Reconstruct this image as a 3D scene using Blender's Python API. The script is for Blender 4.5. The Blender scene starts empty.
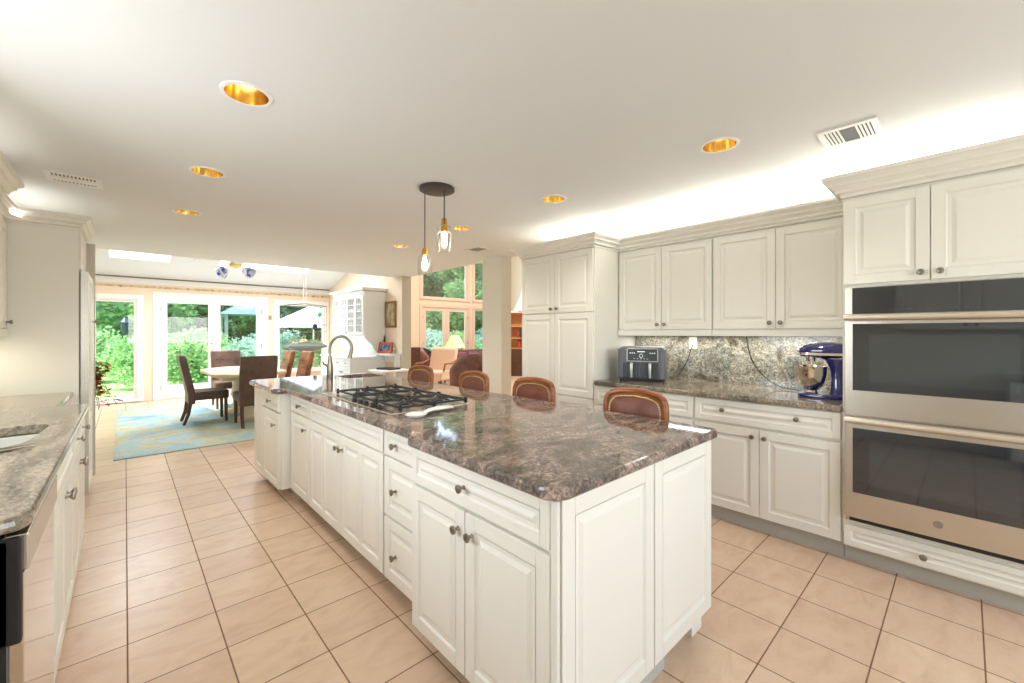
import bpy, bmesh, math, random
from math import sin, cos, pi, radians as rad
from mathutils import Vector, Matrix
random.seed(7)
SC = bpy.context.scene
COL = SC.collection

# ------------------------------------------------------------------ camera
cam = bpy.data.cameras.new('camera')
cam.sensor_width = 36.0
cam.lens = 419.0 / 1024 * 36.0
cam.shift_y = -8.5 / 1024
cam.clip_start = 0.05
cam.clip_end = 200
cob = bpy.data.objects.new('camera', cam)
cob.location = (0, 0, 1.36)
cob.rotation_euler = (rad(90), 0, -math.atan2(387, 419))
COL.objects.link(cob)
SC.camera = cob

# ------------------------------------------------------------------ sky, sun, exposure
w = bpy.data.worlds.new('sky'); SC.world = w; w.use_nodes = True
wn = w.node_tree.nodes; wl = w.node_tree.links
for n in list(wn): wn.remove(n)
wo = wn.new('ShaderNodeOutputWorld'); wb = wn.new('ShaderNodeBackground'); ws = wn.new('ShaderNodeTexSky')
ws.sky_type = 'NISHITA'; ws.sun_disc = False; ws.sun_elevation = rad(58); ws.sun_rotation = rad(20)
wb.inputs['Strength'].default_value = 0.5
wl.new(ws.outputs[0], wb.inputs[0]); wl.new(wb.outputs[0], wo.inputs[0])

def lamp(name, kind, loc, energy, color=(1, 1, 1), rot=(0, 0, 0), **kw):
    l = bpy.data.lights.new(name, kind); l.energy = energy; l.color = color
    for k, v in kw.items(): setattr(l, k, v)
    o = bpy.data.objects.new(name, l); o.location = loc; o.rotation_euler = rot
    COL.objects.link(o); return o
def aim(d):
    return Vector(d).to_track_quat('-Z', 'Y').to_euler()
lamp('sun', 'SUN', (0, 20, 20), 6.0, (1.0, 0.95, 0.86), aim((0.42, 0.10, -1.0)), angle=rad(1.0))
# skylight daylight, plus added fill lamps at unseen windows and over the family room
DAY = (0.93, 0.97, 1.0)
lamp('sink_side_fill', 'AREA', (-0.93, 1.95, 1.55), 15, DAY, aim((1, 0, 0.12)), shape='RECTANGLE', size=1.1, size_y=0.95)  # fill lamp in the added, unseen opening over the sink
lamp('rear_fill', 'AREA', (1.5, -2.42, 1.5), 35, DAY, aim((0, 1, 0.0)), shape='RECTANGLE', size=2.8, size_y=1.5)  # broad fill lamp set in an added window behind the camera
lamp('family_fill', 'AREA', (7.2, 6.8, 5.1), 165, (1, .96, .9), (0, 0, 0), shape='DISK', size=1.6)  # added disk without a fixture, brightens the family room
lamp('daylight_skylight', 'AREA', (.21, 9.3, 3.25), 38, DAY, (0, 0, 0), shape='RECTANGLE', size=.7, size_y=1.3)
lamp('daylight_skylight', 'AREA', (2.17, 9.3, 3.25), 66, DAY, (0, 0, 0), shape='RECTANGLE', size=1.5, size_y=1.3)
VS = SC.view_settings
SC.display_settings.display_device = 'sRGB'
VS.view_transform = 'Standard'; VS.look = 'None'; VS.exposure = 0.90; VS.gamma = 1.0; VS.use_curve_mapping = False

# ------------------------------------------------------------------ materials
def srgb(c):
    return tuple(((x / 255) / 12.92 if x / 255 <= .04045 else ((x / 255 + .055) / 1.055) ** 2.4) for x in c) + (1,)
MATS = {}
def mat(name, c, rough=0.5, metal=0.0, **kw):
    if name in MATS: return MATS[name]
    m = bpy.data.materials.new(name); m.use_nodes = True
    p = m.node_tree.nodes['Principled BSDF']
    p.inputs['Base Color'].default_value = srgb(c)
    p.inputs['Roughness'].default_value = rough
    p.inputs['Metallic'].default_value = metal
    for k, v in kw.items(): p.inputs[k.replace('_', ' ')].default_value = v
    MATS[name] = m; return m
def NN(m, t, **kw):
    n = m.node_tree.nodes.new(t)
    for k, v in kw.items(): setattr(n, k, v)
    return n
def L(m, a, b): m.node_tree.links.new(a, b)
def coords(m, scale=(1, 1, 1), loc=(0, 0, 0), rot=(0, 0, 0)):
    tc = NN(m, 'ShaderNodeTexCoord'); mp = NN(m, 'ShaderNodeMapping')
    mp.inputs['Scale'].default_value = scale; mp.inputs['Location'].default_value = loc; mp.inputs['Rotation'].default_value = rot
    L(m, tc.outputs['Object'], mp.inputs['Vector']); return mp.outputs['Vector']
def ramp(m, src, stops):
    r = NN(m, 'ShaderNodeValToRGB')
    e = r.color_ramp.elements
    while len(e) < len(stops): e.new(0.5)
    for i, (p, c) in enumerate(stops): e[i].position = p; e[i].color = srgb(c)
    L(m, src, r.inputs['Fac']); return r.outputs['Color']
def noise(m, vec, scale, detail=4, rough=0.55, dist=0.0):
    n = NN(m, 'ShaderNodeTexNoise')
    n.inputs['Scale'].default_value = scale; n.inputs['Detail'].default_value = detail
    n.inputs['Roughness'].default_value = rough; n.inputs['Distortion'].default_value = dist
    L(m, vec, n.inputs['Vector']); return n.outputs['Fac']
def mixc(m, fac, a, b, mode='MIX'):
    x = NN(m, 'ShaderNodeMix', data_type='RGBA', blend_type=mode)
    if isinstance(fac, (int, float)): x.inputs[0].default_value = fac
    else: L(m, fac, x.inputs[0])
    for i, s in ((6, a), (7, b)):
        if isinstance(s, tuple): x.inputs[i].default_value = srgb(s)
        else: L(m, s, x.inputs[i])
    return x.outputs[2]
def setc(m, col): L(m, col, m.node_tree.nodes['Principled BSDF'].inputs['Base Color'])
def bump(m, h, strength=0.2, dist=0.002):
    b = NN(m, 'ShaderNodeBump'); b.inputs['Strength'].default_value = strength; b.inputs['Distance'].default_value = dist
    L(m, h, b.inputs['Height']); L(m, b.outputs[0], m.node_tree.nodes['Principled BSDF'].inputs['Normal'])

CREAM = mat('cream_paint', (237, 233, 221), 0.42)
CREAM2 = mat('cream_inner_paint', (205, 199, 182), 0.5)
CEIL = mat('ceiling_paint', (232, 234, 233), 0.9)
WALLP = mat('peach_wall_paint', (246, 224, 198), 0.9)
WALLC = mat('cream_wall_paint', (232, 226, 210), 0.9)
WHITE = mat('white_trim_paint', (246, 244, 240), 0.5)
PINKW = mat('pinkish_wood_trim', (236, 214, 196), 0.5)
STEEL = mat('brushed_steel', (205, 200, 192), 0.27, 1.0)
NICKEL = mat('satin_nickel', (150, 143, 130), 0.3, 1.0)
BRONZE = mat('dark_bronze', (78, 74, 70), 0.45, 0.6)
BLACK = mat('black_plastic', (24, 25, 27), 0.35)
IRON = mat('cast_iron', (30, 31, 34), 0.5)
BRASS = mat('brass', (226, 176, 84), 0.3, 1.0)
GOLD = mat('gold_reflector', (246, 214, 140), 0.2, 1.0)
GLASSB = mat('oven_black_glass', (30, 38, 46), 0.03, 0.0, IOR=1.9)
SCREEN = mat('oven_window_glass', (46, 54, 58), 0.04, 0.0, IOR=1.9)
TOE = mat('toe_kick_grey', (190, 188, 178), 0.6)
def glass(name, c=(255, 255, 255), edge=0.35):
    m = bpy.data.materials.new(name); m.use_nodes = True; nt = m.node_tree
    for n in list(nt.nodes): nt.nodes.remove(n)
    o = NN(m, 'ShaderNodeOutputMaterial'); t = NN(m, 'ShaderNodeBsdfTransparent'); g = NN(m, 'ShaderNodeBsdfGlossy')
    g.inputs['Roughness'].default_value = 0.02; t.inputs['Color'].default_value = srgb(c)
    lw = NN(m, 'ShaderNodeLayerWeight'); lw.inputs['Blend'].default_value = 0.25
    f = NN(m, 'ShaderNodeMapRange'); f.inputs['To Min'].default_value = 0.04; f.inputs['To Max'].default_value = edge; L(m, lw.outputs['Facing'], f.inputs['Value'])
    mx = NN(m, 'ShaderNodeMixShader'); L(m, f.outputs[0], mx.inputs[0]); L(m, t.outputs[0], mx.inputs[1]); L(m, g.outputs[0], mx.inputs[2])
    L(m, mx.outputs[0], o.inputs[0]); return m
PANE = glass('window_glass')
SHADEG = glass('pendant_glass', (252, 253, 252), 0.5)
def emit(name, c, s):
    m = mat(name, c, 0.5); p = m.node_tree.nodes['Principled BSDF']
    p.inputs['Emission Color'].default_value = srgb(c); p.inputs['Emission Strength'].default_value = s; return m
BULB = emit('lit_bulb', (255, 232, 196), 5.0)
CANB = emit('lit_can_bulb', (255, 234, 190), 3.0)
def leaf_mat(name, c1, c2, tr=0.5, sc=2.0):
    m = bpy.data.materials.new(name); m.use_nodes = True; nt = m.node_tree
    for n in list(nt.nodes): nt.nodes.remove(n)
    o = NN(m, 'ShaderNodeOutputMaterial'); d = NN(m, 'ShaderNodeBsdfDiffuse'); t = NN(m, 'ShaderNodeBsdfTranslucent')
    mx = NN(m, 'ShaderNodeMixShader'); mx.inputs[0].default_value = tr
    col = ramp(m, noise(m, coords(m), sc, 3, 0.7), [(0.32, c1), (0.68, c2)])
    L(m, col, d.inputs[0]); L(m, col, t.inputs[0]); L(m, d.outputs[0], mx.inputs[1]); L(m, t.outputs[0], mx.inputs[2]); L(m, mx.outputs[0], o.inputs[0]); return m
LEAF1 = leaf_mat('shrub_leaves', (92, 154, 84), (206, 234, 176))
LEAF2 = leaf_mat('tree_leaves', (62, 112, 84), (150, 190, 122), 0.5, 1.0)
LEAF3 = leaf_mat('silvery_leaves', (108, 164, 140), (206, 230, 214))
REDLEAF = leaf_mat('copper_red_leaves', (120, 44, 34), (206, 116, 84), 0.3, 9.0)
BARK = mat('bark', (122, 110, 100), 0.9)
GRASS = mat('lawn', (128, 190, 92), 0.9)
setc(GRASS, ramp(GRASS, noise(GRASS, coords(GRASS), 3, 5, 0.7), [(0.3, (104, 172, 78)), (0.7, (180, 222, 130))]))
PATIO = mat('patio_stone', (206, 206, 204), 0.8)

def granite(name, stops, rough, stretch=(1, 1, 1), rot=(0, 0, 0.5), sc=1.0, amt=.55, mid=((148, 144, 140), (226, 216, 208)), dist=1.0):
    m = mat(name, (120, 100, 90), rough)
    v = coords(m, stretch, (0, 0, 0), rot); v2 = coords(m)
    c = ramp(m, noise(m, v, 2.4 * sc, 7, 0.6, dist), stops)
    md = ramp(m, noise(m, v, 16 * sc, 6, 0.7, .6), [(0.36, mid[0]), (0.5, (188, 188, 188)), (0.64, mid[1])])
    c = mixc(m, amt, c, md, 'OVERLAY')
    fc = ramp(m, noise(m, v2, 70 * sc, 4, 0.8), [(0.36, (104, 100, 98)), (0.49, (188, 188, 188)), (0.62, (238, 230, 224))])
    c = mixc(m, amt, c, fc, 'OVERLAY')
    vo = NN(m, 'ShaderNodeTexVoronoi'); vo.inputs['Scale'].default_value = 90 * sc; L(m, v2, vo.inputs['Vector'])
    k = ramp(m, vo.outputs['Color'], [(0.15, (116, 112, 110)), (0.5, (188, 188, 188)), (0.85, (244, 238, 232))])
    setc(m, mixc(m, amt * .6, c, k, 'OVERLAY')); return m
GR_I = granite('island_granite', [(0.34, (84, 80, 76)), (0.45, (114, 102, 95)), (0.52, (150, 134, 125)), (0.58, (116, 105, 98)), (0.68, (90, 86, 81))], 0.05, (1.0, 1.7, 1), (0, 0, .9), amt=.68, mid=((150, 147, 144), (222, 215, 210)))
GR_L = granite('bar_granite', [(0.36, (118, 110, 98)), (0.48, (142, 132, 116)), (0.56, (158, 147, 130)), (0.68, (126, 116, 102))], 0.10, (3.0, 0.8, 1), (0, 0, .15), amt=.45)
GR_B = granite('green_granite', [(0.34, (92, 86, 74)), (0.44, (132, 132, 120)), (0.54, (160, 158, 146)), (0.62, (128, 133, 124)), (0.72, (104, 97, 86))], 0.12, (1, 1.5, 1.5), (.5, 0, 0), sc=1.3, amt=.8, mid=((146, 150, 147), (220, 218, 210)))
GR_R = granite('wall_counter_granite', [(0.36, (88, 82, 72)), (0.48, (124, 116, 102)), (0.58, (148, 136, 120)), (0.7, (102, 94, 82))], 0.08, (1, 1.4, 1), sc=1.2, amt=.7)

TILE = mat('floor_tile', (226, 198, 168), 0.24)
def build_tile():
    m = TILE
    v = coords(m, (1, 1, 1), (-0.008, -0.58, 0))
    b = NN(m, 'ShaderNodeTexBrick', offset=0.0, squash=1.0)
    b.inputs['Scale'].default_value = 1.0; b.inputs['Brick Width'].default_value = 0.317; b.inputs['Row Height'].default_value = 0.317
    b.inputs['Mortar Size'].default_value = 0.0032; b.inputs['Mortar Smooth'].default_value = 0.25; b.inputs['Bias'].default_value = 0.0
    b.inputs['Color1'].default_value = srgb((230, 205, 178)); b.inputs['Color2'].default_value = srgb((222, 194, 168)); b.inputs['Mortar'].default_value = srgb((136, 106, 80))
    L(m, v, b.inputs['Vector'])
    cl = ramp(m, noise(m, coords(m, (1, 2.0, 1)), 5.0, 6, 0.62, 0.8), [(0.32, (226, 206, 188)), (0.5, (246, 236, 224)), (0.68, (255, 252, 246))])
    setc(m, mixc(m, 0.55, b.outputs['Color'], cl, 'MULTIPLY'))
    inv = NN(m, 'ShaderNodeMath', operation='SUBTRACT'); inv.inputs[0].default_value = 1; L(m, b.outputs['Fac'], inv.inputs[1])
    bump(m, inv.outputs[0], 0.6, 0.002)
    r = NN(m, 'ShaderNodeMapRange'); r.inputs['To Min'].default_value = 0.30; r.inputs['To Max'].default_value = 0.8
    L(m, b.outputs['Fac'], r.inputs['Value']); L(m, r.outputs[0], m.node_tree.nodes['Principled BSDF'].inputs['Roughness'])
build_tile()
RUG = mat('rug_weave', (170, 190, 190), 0.95)
def build_rug():
    m = RUG
    v = coords(m, (0.75, 1.25, 1))
    base = ramp(m, noise(m, v, 1.3, 8, 0.6, 1.8), [(0.30, (128, 168, 178)), (0.40, (168, 198, 202)), (0.50, (186, 208, 206)), (0.55, (206, 208, 178)), (0.60, (212, 192, 130)), (0.66, (184, 200, 188)), (0.76, (150, 184, 190)), (0.86, (160, 132, 108))])
    fine = ramp(m, noise(m, coords(m), 60, 3, 0.6), [(0.3, (205, 205, 205)), (0.7, (255, 255, 255))])
    setc(m, mixc(m, 0.8, base, fine, 'MULTIPLY'))
build_rug()
def woodmat(name, c1, c2, rough=0.35, sc=6, stretch=(1, 6, 6)):
    m = mat(name, c1, rough)
    setc(m, ramp(m, noise(m, coords(m, stretch), sc, 5, 0.6, 0.8), [(0.3, c1), (0.7, c2)])); return m
CARVED = woodmat('carved_honey_wood', (112, 62, 30), (176, 108, 58), 0.3)
DARKW = woodmat('dark_leg_wood', (70, 44, 32), (96, 62, 44), 0.4)
PALEW = woodmat('pale_table_wood', (214, 188, 148), (240, 222, 190), 0.35, 5, (8, 1, 8))
SHELFW = woodmat('orange_shelf_wood', (196, 132, 82), (222, 164, 112), 0.45)
def leather(name, c1, c2, rough=0.42):
    m = mat(name, c1, rough)
    n = noise(m, coords(m), 7, 5, 0.6); setc(m, ramp(m, n, [(0.3, c1), (0.7, c2)]))
    bump(m, noise(m, coords(m), 160, 3, 0.6), 0.25, 0.002); return m
LEATH = leather('cognac_leather', (112, 62, 46), (146, 88, 66), 0.36)
CHOC = leather('chocolate_leather', (74, 54, 46), (104, 80, 68), 0.42)
CARAM = leather('caramel_patterned_leather', (96, 58, 40), (196, 132, 90), 0.3)
CLUB = leather('burgundy_brown_leather', (92, 58, 56), (134, 92, 84), 0.32)
BLUE = mat('cobalt_enamel', (30, 32, 104), 0.12, 0.0, Coat_Weight=1.0)
CHROME = mat('polished_steel', (225, 218, 205), 0.08, 1.0)
FRYER = mat('charcoal_plastic', (98, 102, 106), 0.4)
FRYERD = mat('dark_grey_panel', (70, 74, 79), 0.25)
SILV = mat('silver_plastic', (200, 202, 202), 0.3, 0.7)

# ------------------------------------------------------------------ mesh helpers
class MB:
    def __init__(s): s.v = []; s.f = []
    def add(s, vs, fs, M=None):
        b = len(s.v)
        s.v += [tuple(M @ Vector(p)) if M else tuple(p) for p in vs]
        s.f += [tuple(i + b for i in f) for f in fs]; return s
    def box(s, x0, y0, z0, x1, y1, z1, M=None):
        x0, x1 = sorted((x0, x1)); y0, y1 = sorted((y0, y1)); z0, z1 = sorted((z0, z1))
        vs = [(x0, y0, z0), (x1, y0, z0), (x1, y1, z0), (x0, y1, z0), (x0, y0, z1), (x1, y0, z1), (x1, y1, z1), (x0, y1, z1)]
        return s.add(vs, [(0, 3, 2, 1), (4, 5, 6, 7), (0, 1, 5, 4), (1, 2, 6, 5), (2, 3, 7, 6), (3, 0, 4, 7)], M)
    def frus(s, x0, z0, x1, z1, y0, y1, ins, M=None):
        # frustum standing out of an XZ rectangle from y0 to y1 (smaller at y1)
        vs = [(x0, y0, z0), (x1, y0, z0), (x1, y0, z1), (x0, y0, z1), (x0 + ins, y1, z0 + ins), (x1 - ins, y1, z0 + ins), (x1 - ins, y1, z1 - ins), (x0 + ins, y1, z1 - ins)]
        return s.add(vs, [(3, 2, 1, 0), (4, 5, 6, 7), (0, 1, 5, 4), (1, 2, 6, 5), (2, 3, 7, 6), (3, 0, 4, 7)], M)
    def lathe(s, prof, n=20, M=None, cap=True):
        vs = []; fs = []
        for r, z in prof:
            for i in range(n):
                a = 2 * pi * i / n; vs.append((r * cos(a), r * sin(a), z))
        for k in range(len(prof) - 1):
            for i in range(n):
                j = (i + 1) % n; fs.append((k * n + i, k * n + j, (k + 1) * n + j, (k + 1) * n + i))
        if cap:
            fs.append(tuple(reversed(range(n)))); fs.append(tuple((len(prof) - 1) * n + i for i in range(n)))
        return s.add(vs, fs, M)
    def tube(s, pts, r, n=10, closed=False, M=None, flat=1.0):
        pts = [Vector(p) for p in pts]; N = len(pts); rs = r if isinstance(r, (list, tuple)) else [r] * N
        vs = []; fs = []; up = None
        for i, p in enumerate(pts):
            if closed: t = pts[(i + 1) % N] - pts[i - 1]
            else: t = pts[min(i + 1, N - 1)] - pts[max(i - 1, 0)]
            t.normalize()
            if up is None:
                up = Vector((0, 0, 1)) if abs(t.z) < 0.9 else Vector((1, 0, 0))
            a = t.cross(up)
            if a.length < 1e-6: a = t.orthogonal()
            a.normalize(); b = a.cross(t).normalized(); up = b
            for k in range(n):
                q = 2 * pi * k / n; vs.append(tuple(p + a * cos(q) * rs[i] + b * sin(q) * rs[i] * flat))
        for i in range(N if closed else N - 1):
            i2 = (i + 1) % N
            for k in range(n):
                k2 = (k + 1) % n; fs.append((i * n + k, i2 * n + k, i2 * n + k2, i * n + k2))
        if not closed:
            fs.append(tuple(reversed(range(n)))) ; fs.append(tuple((N - 1) * n + k for k in range(n)))
        return s.add(vs, fs, M)
    def prism(s, poly, z0, z1, M=None):
        n = len(poly); vs = [(x, y, z0) for x, y in poly] + [(x, y, z1) for x, y in poly]
        fs = [tuple(reversed(range(n))), tuple(range(n, 2 * n))] + [(i, (i + 1) % n, n + (i + 1) % n, n + i) for i in range(n)]
        return s.add(vs, fs, M)
    def sphere(s, c, rx, ry=None, rz=None, nu=14, nv=9, M=None):
        ry = rx if ry is None else ry; rz = rx if rz is None else rz
        vs = []; fs = []
        for i in range(1, nv):
            a = pi * i / nv
            for j in range(nu):
                b = 2 * pi * j / nu; vs.append((c[0] + rx * sin(a) * cos(b), c[1] + ry * sin(a) * sin(b), c[2] + rz * cos(a)))
        t = len(vs); vs.append((c[0], c[1], c[2] + rz)); vs.append((c[0], c[1], c[2] - rz))
        for i in range(nv - 2):
            for j in range(nu):
                k = (j + 1) % nu; fs.append((i * nu + j, (i + 1) * nu + j, (i + 1) * nu + k, i * nu + k))
        for j in range(nu):
            k = (j + 1) % nu; fs.append((t, j, k)); fs.append((t + 1, (nv - 2) * nu + k, (nv - 2) * nu + j))
        return s.add(vs, fs, M)
    def build(s, name, m, parent=None, smooth=False, bevel=0.0, seg=2, subsurf=0, loc=None, rz=None):
        me = bpy.data.meshes.new(name); me.from_pydata(s.v, [], s.f)
        bm = bmesh.new(); bm.from_mesh(me)
        if subsurf: bmesh.ops.remove_doubles(bm, verts=bm.verts, dist=1e-5)
        bmesh.ops.recalc_face_normals(bm, faces=bm.faces); bm.to_mesh(me); bm.free()
        if smooth: me.polygons.foreach_set('use_smooth', [True] * len(me.polygons))
        me.materials.append(m)
        o = bpy.data.objects.new(name, me); COL.objects.link(o)
        if parent: o.parent = parent
        if loc is not None: o.location = loc
        if rz is not None: o.rotation_euler = (0, 0, rz)
        if bevel:
            b = o.modifiers.new('bevel', 'BEVEL'); b.width = bevel; b.segments = seg; b.limit_method = 'ANGLE'; b.angle_limit = rad(35)
            b.harden_normals = False
        if subsurf:
            q = o.modifiers.new('subsurf', 'SUBSURF'); q.levels = subsurf; q.render_levels = subsurf
        if smooth and not subsurf:
            try: me.set_sharp_from_angle(angle=rad(40))
            except Exception: pass
        return o
def tag(o, label, cat, group=None):
    o['label'] = label; o['category'] = cat
    if group: o['group'] = group
    return o
def empty(name, loc=(0, 0, 0), rz=0.0, label='', cat='', group=None):
    o = bpy.data.objects.new(name, None); o.empty_display_size = 0.1; COL.objects.link(o); o.location = loc; o.rotation_euler = (0, 0, rz)
    return tag(o, label, cat, group)
def struct(o): o['kind'] = 'structure'; return o
def kids(o): return [c for c in bpy.data.objects if c.parent == o]
def copy_tree(o, parent=None):
    c = o.copy(); COL.objects.link(c); c.parent = parent
    for k in kids(o): copy_tree(k, c)
    return c
def TR(x=0, y=0, z=0, rx=0, ry=0, rz=0):
    return Matrix.Translation((x, y, z)) @ Matrix.Rotation(rz, 4, 'Z') @ Matrix.Rotation(ry, 4, 'Y') @ Matrix.Rotation(rx, 4, 'X')
def rounded(corners, seg=6):
    # corners: (x, y, r) -> outline with arcs
    out = []; n = len(corners)
    for i, (x, y, r) in enumerate(corners):
        if r <= 0: out.append((x, y)); continue
        p = Vector((x, y)); a = Vector(corners[i - 1][:2]) - p; b = Vector(corners[(i + 1) % n][:2]) - p
        a.normalize(); b.normalize()
        p0 = p + a * r; p1 = p + b * r
        for k in range(seg + 1):
            t = k / seg; q = (1 - t) ** 2 * p0 + 2 * t * (1 - t) * (p * 0.85 + (p0 + p1) * 0.075) + t * t * p1; out.append((q.x, q.y))
    return out
def offset(poly, d):
    n = len(poly); out = []
    area = sum(poly[i - 1][0] * poly[i][1] - poly[i][0] * poly[i - 1][1] for i in range(n))
    sg = 1 if area > 0 else -1
    for i in range(n):
        p0 = Vector(poly[i - 1]); p = Vector(poly[i]); p1 = Vector(poly[(i + 1) % n])
        a = (p - p0).normalized(); b = (p1 - p).normalized()
        na = Vector((a.y, -a.x)) * sg; nb = Vector((b.y, -b.x)) * sg
        m = (na + nb); m = m.normalized() if m.length > 1e-6 else na
        k = d / max(0.35, m.dot(na)); out.append(tuple(p + m * k))
    return out
def fill(loops, z):
    bm = bmesh.new()
    for lp in loops:
        vs = [bm.verts.new((x, y, z)) for x, y in lp]
        for i in range(len(vs)): bm.edges.new((vs[i - 1], vs[i]))
    bmesh.ops.triangle_fill(bm, use_beauty=True, use_dissolve=False, edges=bm.edges[:])
    bm.verts.ensure_lookup_table(); bm.verts.index_update()
    r = ([tuple(v.co) for v in bm.verts], [tuple(v.index for v in f.verts) for f in bm.faces]); bm.free(); return r
def slab(outline, z0, z1, prof, holes=(), bottom=True):
    mb = MB(); rings = [(offset(outline, o), z) for o, z in prof]
    n = len(outline); vs = [(x, y, z) for p, z in rings for x, y in p]
    mb.add(vs, [(k * n + i, k * n + (i + 1) % n, (k + 1) * n + (i + 1) % n, (k + 1) * n + i) for k in range(len(rings) - 1) for i in range(n)])
    mb.add(*fill([rings[-1][0]] + list(holes), z1))
    if bottom: mb.add(*fill([rings[0][0]] + list(holes), z0))
    for h in holes:
        n = len(h); mb.add([(x, y, z0) for x, y in h] + [(x, y, z1) for x, y in h], [(i, (i + 1) % n, n + (i + 1) % n, n + i) for i in range(n)])
    return mb
def circle(cx, cy, r, n=28): return [(cx + r * cos(2 * pi * i / n), cy + r * sin(2 * pi * i / n)) for i in range(n)]
def wallgrid(U, V, holes, frame, th):
    """solid wall: U=(u0,u1) V=(v0,v1); holes=[(u0,v0,u1,v1)]; frame(u,v,w)->xyz"""
    us = sorted(set([U[0], U[1]] + [h[0] for h in holes] + [h[2] for h in holes]))
    vs_ = sorted(set([V[0], V[1]] + [h[1] for h in holes] + [h[3] for h in holes]))
    def solid(i, j):
        if i < 0 or j < 0 or i >= len(us) - 1 or j >= len(vs_) - 1: return False
        cu = (us[i] + us[i + 1]) / 2; cv = (vs_[j] + vs_[j + 1]) / 2
        return not any(h[0] < cu < h[2] and h[1] < cv < h[3] for h in holes)
    mb = MB()
    for i in range(len(us) - 1):
        for j in range(len(vs_) - 1):
            if not solid(i, j): continue
            a, b, c, d = us[i], us[i + 1], vs_[j], vs_[j + 1]
            P = lambda u, v, w_: frame(u, v, w_)
            mb.add([P(a, c, 0), P(b, c, 0), P(b, d, 0), P(a, d, 0)], [(0, 1, 2, 3)])
            mb.add([P(a, c, th), P(b, c, th), P(b, d, th), P(a, d, th)], [(3, 2, 1, 0)])
            if not solid(i - 1, j): mb.add([P(a, c, 0), P(a, d, 0), P(a, d, th), P(a, c, th)], [(0, 1, 2, 3)])
            if not solid(i + 1, j): mb.add([P(b, c, 0), P(b, d, 0), P(b, d, th), P(b, c, th)], [(0, 1, 2, 3)])
            if not solid(i, j - 1): mb.add([P(a, c, 0), P(b, c, 0), P(b, c, th), P(a, c, th)], [(0, 1, 2, 3)])
            if not solid(i, j + 1): mb.add([P(a, d, 0), P(b, d, 0), P(b, d, th), P(a, d, th)], [(0, 1, 2, 3)])
    return mb
def weld(o):
    bm = bmesh.new(); bm.from_mesh(o.data); bmesh.ops.remove_doubles(bm, verts=bm.verts, dist=1e-5)
    bmesh.ops.recalc_face_normals(bm, faces=bm.faces); bm.to_mesh(o.data); bm.free(); return o

# ================================================================== ROOM SHELL
CH = 2.44      # kitchen ceiling height
YK = 7.55      # where the flat kitchen ceiling ends
YF = 11.07     # far exterior wall
LIGHTS = [(0.405, 2.206), (0.407, 3.448), (0.407, 4.71), (2.51, 0.961), (2.535, 2.251), (2.54, 3.515), (2.51, 4.764)]
struct(weld(slab([(-1.6, -2.5), (10.2, -2.5), (10.2, YF), (-1.6, YF)], -0.08, 0, [(0, -.08), (0, 0)]).build('floor', TILE)))
cc = slab([(-0.95, -2.5), (4.03, -2.5), (4.03, YK), (-0.95, YK)], CH, CH + .04, [(0, CH), (0, CH + .04)],
          holes=[circle(x, y, 0.088) for x, y in LIGHTS]).build('ceiling', CEIL)
struct(weld(cc))
def slope_z(y): return 2.46 + 0.25 * (YF - y)
VAULT = mat('vault_paint', (226, 232, 238), 0.9)
sk = [(-0.2, 8.6, 0.62, 10.15), (1.37, 8.6, 2.98, 10.1)]
o = wallgrid((-1.6, 4.03), (YK, YF + .15), sk, lambda u, v, t: (u, v, slope_z(v) + t), 0.12).build('ceiling', VAULT)
struct(weld(o)); o.name = 'ceiling_dining'
for i, s in enumerate(sk):
    g = MB().add([(s[0], s[1], slope_z(s[1]) + .1), (s[2], s[1], slope_z(s[1]) + .1), (s[2], s[3], slope_z(s[3]) + .1), (s[0], s[3], slope_z(s[3]) + .1)], [(0, 1, 2, 3)]).build('window_%d' % (8 + i), PANE); struct(g)
# bulkhead above the end of the flat ceiling
struct(MB().box(-1.6, YK - .06, CH + .04, 4.03, YK, slope_z(YK)).build('trim_1', CEIL))
struct(MB().box(-1.6, YK - .05, 0.0, -0.95, YK, CH + .04).build('wall_return', WALLC))
# kitchen left wall; its unseen sink window is added to let daylight in
o = wallgrid((-2.5, YK), (0, CH), [(1.35, 1.07, 2.5, 2.03)], lambda u, v, t: (-0.85 - t, u, v), 0.12).build('wall_left', WALLC); struct(weld(o))
struct(MB().box(-0.92, 1.35, 1.07, -0.91, 2.5, 2.03).build('window_1', PANE))
o = wallgrid((-0.97, 4.03), (0, CH), [(0.1, 0.9, 2.9, 2.1)], lambda u, v, t: (u, -2.38 - t, v), 0.12).build('wall_rear', WALLC); struct(weld(o))  # rear window opening added out of view as a daylight source
struct(MB().box(0.1, -2.46, .9, 2.9, -2.45, 2.1).build('window_2', PANE))
# kitchen right wall (behind the cabinets)
struct(MB().box(3.87, -2.5, 0, 4.03, 3.28, CH).build('wall_right', CREAM))
# wall with the picture, running on along the dining area under the vault
mb = MB(); mb.add([(x, y, z) for x in (3.85, 4.03) for (y, z) in [(7.235, 0), (YF, 0), (YF, slope_z(YF) - .002), (YK, slope_z(YK) - .002), (7.235, CH)]],
                  [(0, 1, 2, 3, 4), (9, 8, 7, 6, 5)] + [(i, (i + 1) % 5, 5 + (i + 1) % 5, 5 + i) for i in range(5)])
struct(mb.build('wall_dining_right', WALLP))
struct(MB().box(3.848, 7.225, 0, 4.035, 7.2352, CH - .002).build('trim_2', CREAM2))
# column
col_ = MB().box(3.85, 4.385, 0, 4.035, 4.81, CH).build('trim_3', CREAM, bevel=0.003); struct(col_)
# dining outer left wall
struct(MB().box(-1.72, YK, 0, -1.6, YF, slope_z(YK)).build('wall_dining_left', WALLC))
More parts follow.
